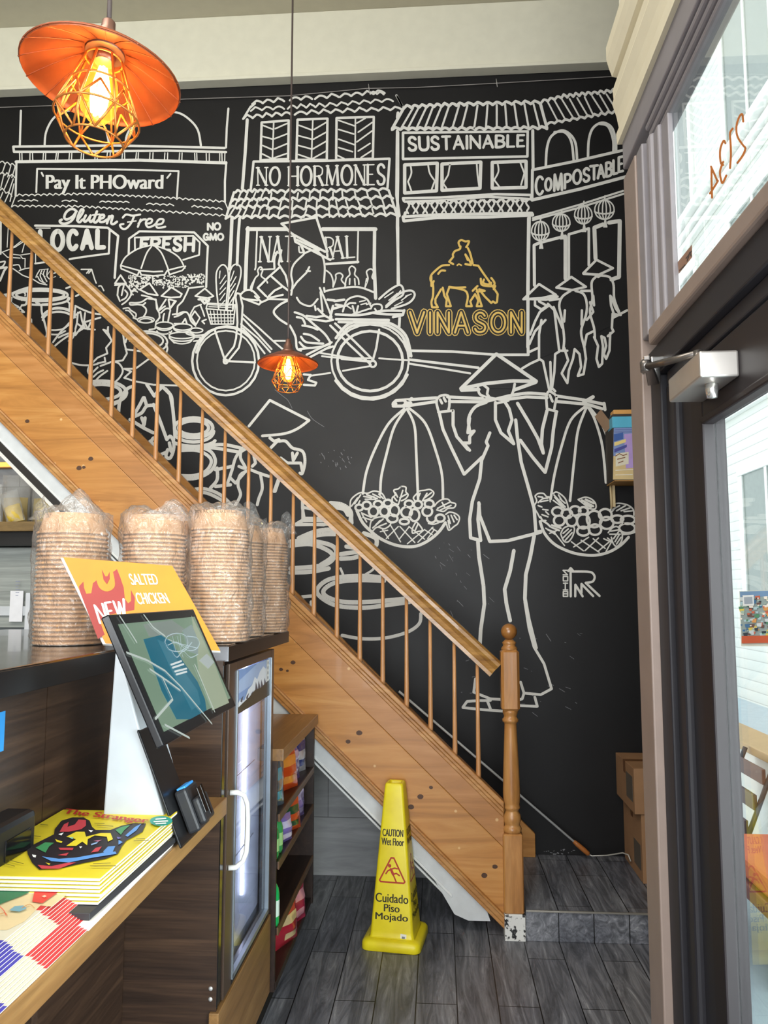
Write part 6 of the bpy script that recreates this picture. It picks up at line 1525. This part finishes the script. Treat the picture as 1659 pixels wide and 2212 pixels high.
for k in range(150):
    x = 1600+rr.random()*88; y = 1290+rr.random()*82; c = rr.choice(['#3f6f9a', '#d8c25a', '#c9664a', '#e9e4d8', '#4f8a6a', '#a8c8d0', '#6a4f4a', '#d89a5a', '#2f3f4a', '#9fb7a8', '#c7d3d6'])
    r = 2+rr.random()*4; px(c, f'{x-r:.1f},{y-r*.6:.1f} {x+r:.1f},{y-r*.8:.1f} {x+r*.8:.1f},{y+r*.7:.1f} {x-r*.7:.1f},{y+r*.6:.1f}', 2)
px('#e2e8ea', '1604,1286 1628,1285 1629,1308 1605,1309', 3); px('#9aa7b4', '1607,1290 1625,1289 1626,1304 1608,1305', 4); px('#c25a3a', '1602,1374 1690,1372 1690,1388 1602,1390', 3)
p.build('printed_sheet', None, po_)

# ---------------------------------------------------------------- kitchen corner glimpsed under the stairs
ki = thing('steel_cabinet', 'stainless steel kitchen cabinet behind the counter under the stairs', 'cabinet', (-2.4, 4.2, 0))
M_st = wood('brushed_steel', [(.2, '#6d716e'), (.5, '#9a9f9b'), (.8, '#b8bbb6')], (1, 1, 30), rough=.3, grain=.15)
m = MB(); m.box(-2.95, -1.95, 4.02, 4.36, 0, 1.76, .004); m.build('body', M_st, ki)
m = MB(); m.box(-2.95, -2.16, 4.005, 4.02, 1.40, 1.45, .003); m.build('rail', plain('#c8ccd0', .35), ki)
m = MB(); m.box(-2.95, -2.16, 4.0, 4.02, 1.24, 1.34, .003); m.build('drawer_front', plain('#5e6468', .3, .5), ki)
m = MB(); m.box(-2.155, -2.13, 3.985, 4.02, 1.2, 1.52, .004); m.build('strip', plain('#d6d9de', .4), ki)
m = MB(); m.box(-2.245, -2.175, 3.998, 4.0045, 1.37, 1.53, .0); n_ = m.build('paper_note', plain('#e6e6ea', .7), ki)
p = Paint(plane=(1, 3.998), gap=.001); p.c = (0, 0, 1); p.mat(plain('#8a8fa8', .7)); p.w = 1.2
for k in range(6): p.line([(34, 1256+k*6), (34+9-(k % 3)*2, 1256+k*6)])
put_under(p.build('note_lettering', None), n_)
ks2 = thing('wall_shelf', 'wooden shelf with clear bags on it in the kitchen corner under the stairs', 'shelf', (-2.4, 4.2, 1.85))
m = MB(); m.box(-2.95, -1.94, 3.88, 4.36, 1.835, 1.885, .003); m.build('board', wood('kitchen_shelf_wood', [(.3, '#6d5534'), (.7, '#8f7548')], (2, 12, 12)), ks2)
m = MB(); m.box(-2.95, -1.96, 3.92, 4.36, 1.765, 1.835); m.build('bearer', plain('#120f0d', .6), ks2)
M_foilc = film('clear_snack_film', (.97, .97, .96, 1), .03, .1, .7, 40, .22, '#e8e6e0'); M_chip = plain('#d9b945', .6)
for i, (x, y, w, h) in enumerate([(-2.36, 3.95, .14, .20), (-2.22, 3.98, .10, .17), (-2.15, 4.12, .13, .26), (-2.33, 4.16, .16, .28), (-2.05, 4.1, .1, .16)]):
    root = thing('chip_bag', ['clear bag of yellow chips nearest the left picture edge on the kitchen shelf', 'clear slanting bag of chips second on the kitchen shelf', 'tall clear bag behind the slanting one on the kitchen shelf', 'tall clear bag at the back of the kitchen shelf near the warm lamp', 'small clear bag at the stair end of the kitchen shelf'][i], 'snack bag', (x, y, 1.886), 'clear bags on the kitchen shelf')
    M = Matrix.Translation((x, y, 1.886)) @ Matrix.Rotation(.3*(i-2), 4, 'Y') if i in (1,) else Matrix.Translation((x, y, 1.886))
    def S(sg, sc=1.0, top=1.0):
        def f(u, v):
            e = (math.sin(PI*u)**.6)*(math.sin(PI*min(1, .04+.92*v))**.5)*.05*sc
            return M @ Vector(((u-.5)*w*sc, sg*(e+.004*math.sin(12*u+8*v+i)*sc), .003+v*h*top))
        return f
    m = MB(); m.grid(S(-1), 10, 10); m.grid(S(1), 10, 10); m.build('film', M_foilc, root)
    m = MB(); m.grid(S(-1, .86, .55), 8, 8); m.grid(S(1, .86, .55), 8, 8); m.build('chips', M_chip, root)
wl = thing('strip_lamp', 'warm strip lamp glowing on the kitchen wall under the stairs', 'lamp', (-2.5, 4.33, 2.28))
m = MB(); m.box(-2.95, -2.22, 4.33, 4.385, 2.24, 2.275, .003); m.build('housing', plain('#b98a4a', .5), wl)
m = MB(); m.box(-2.93, -2.24, 4.31, 4.33, 2.245, 2.27, .002); m.build('tube', emit('warm_tube', '#ffb45a', 1.6), wl)
# dark edge channel under the stair soffit above the kitchen
m = MB(); m.mat(plain('#26221f', .4)); slab(m, -.70, -.655, 3.69, 3.72, xl=XL, xr=-1.66); m.mat(plain('#d8d6d0', .35)); slab(m, -.722, -.70, 3.69, 3.72, xl=XL, xr=-1.66); m.build('edge_channel', None, st)

# ---------------------------------------------------------------- outside: cafe chair, planter
ch = thing('patio_bench', 'low red bench with orange seat pad on the pavement outside the door glass', 'bench', (1.5, 3.6, -.02))
m = MB(); m.box(1.28, 1.74, 3.25, 4.0, .24, .30, .01); m.build('seat', plain('#7a3a30', .5), ch)
m = MB(); m.box(1.30, 1.72, 3.27, 3.98, .301, .385, .02); m.build('seat_pad', plain('#dd6a3c', .6), ch)
for x in (1.31, 1.71):
    for y in (3.3, 3.95):
        m = MB(); m.box(x-.025, x+.025, y-.025, y+.025, -.02, .24, .004); m.build('leg', plain('#5a2c28', .5), ch)
cb = thing('folding_chair', 'dark folded chair standing against the patio wall outside the door glass', 'chair', (1.62, 4.5, -.02))
for y in (4.35, 4.75):
    m = MB(); m.tube([(1.48, y, -.02), (1.75, y, .64)], .014, 8); m.build('leg', plain('#2b2b2f', .4), cb)
for k in range(3):
    m = MB(); m.box(1.58+.05*k, 1.60+.05*k, 4.35, 4.75, .26+.13*k, .34+.13*k, .004); m.build('slat', plain('#4a2f2c', .5), cb)
bpy.context.view_layer.update()
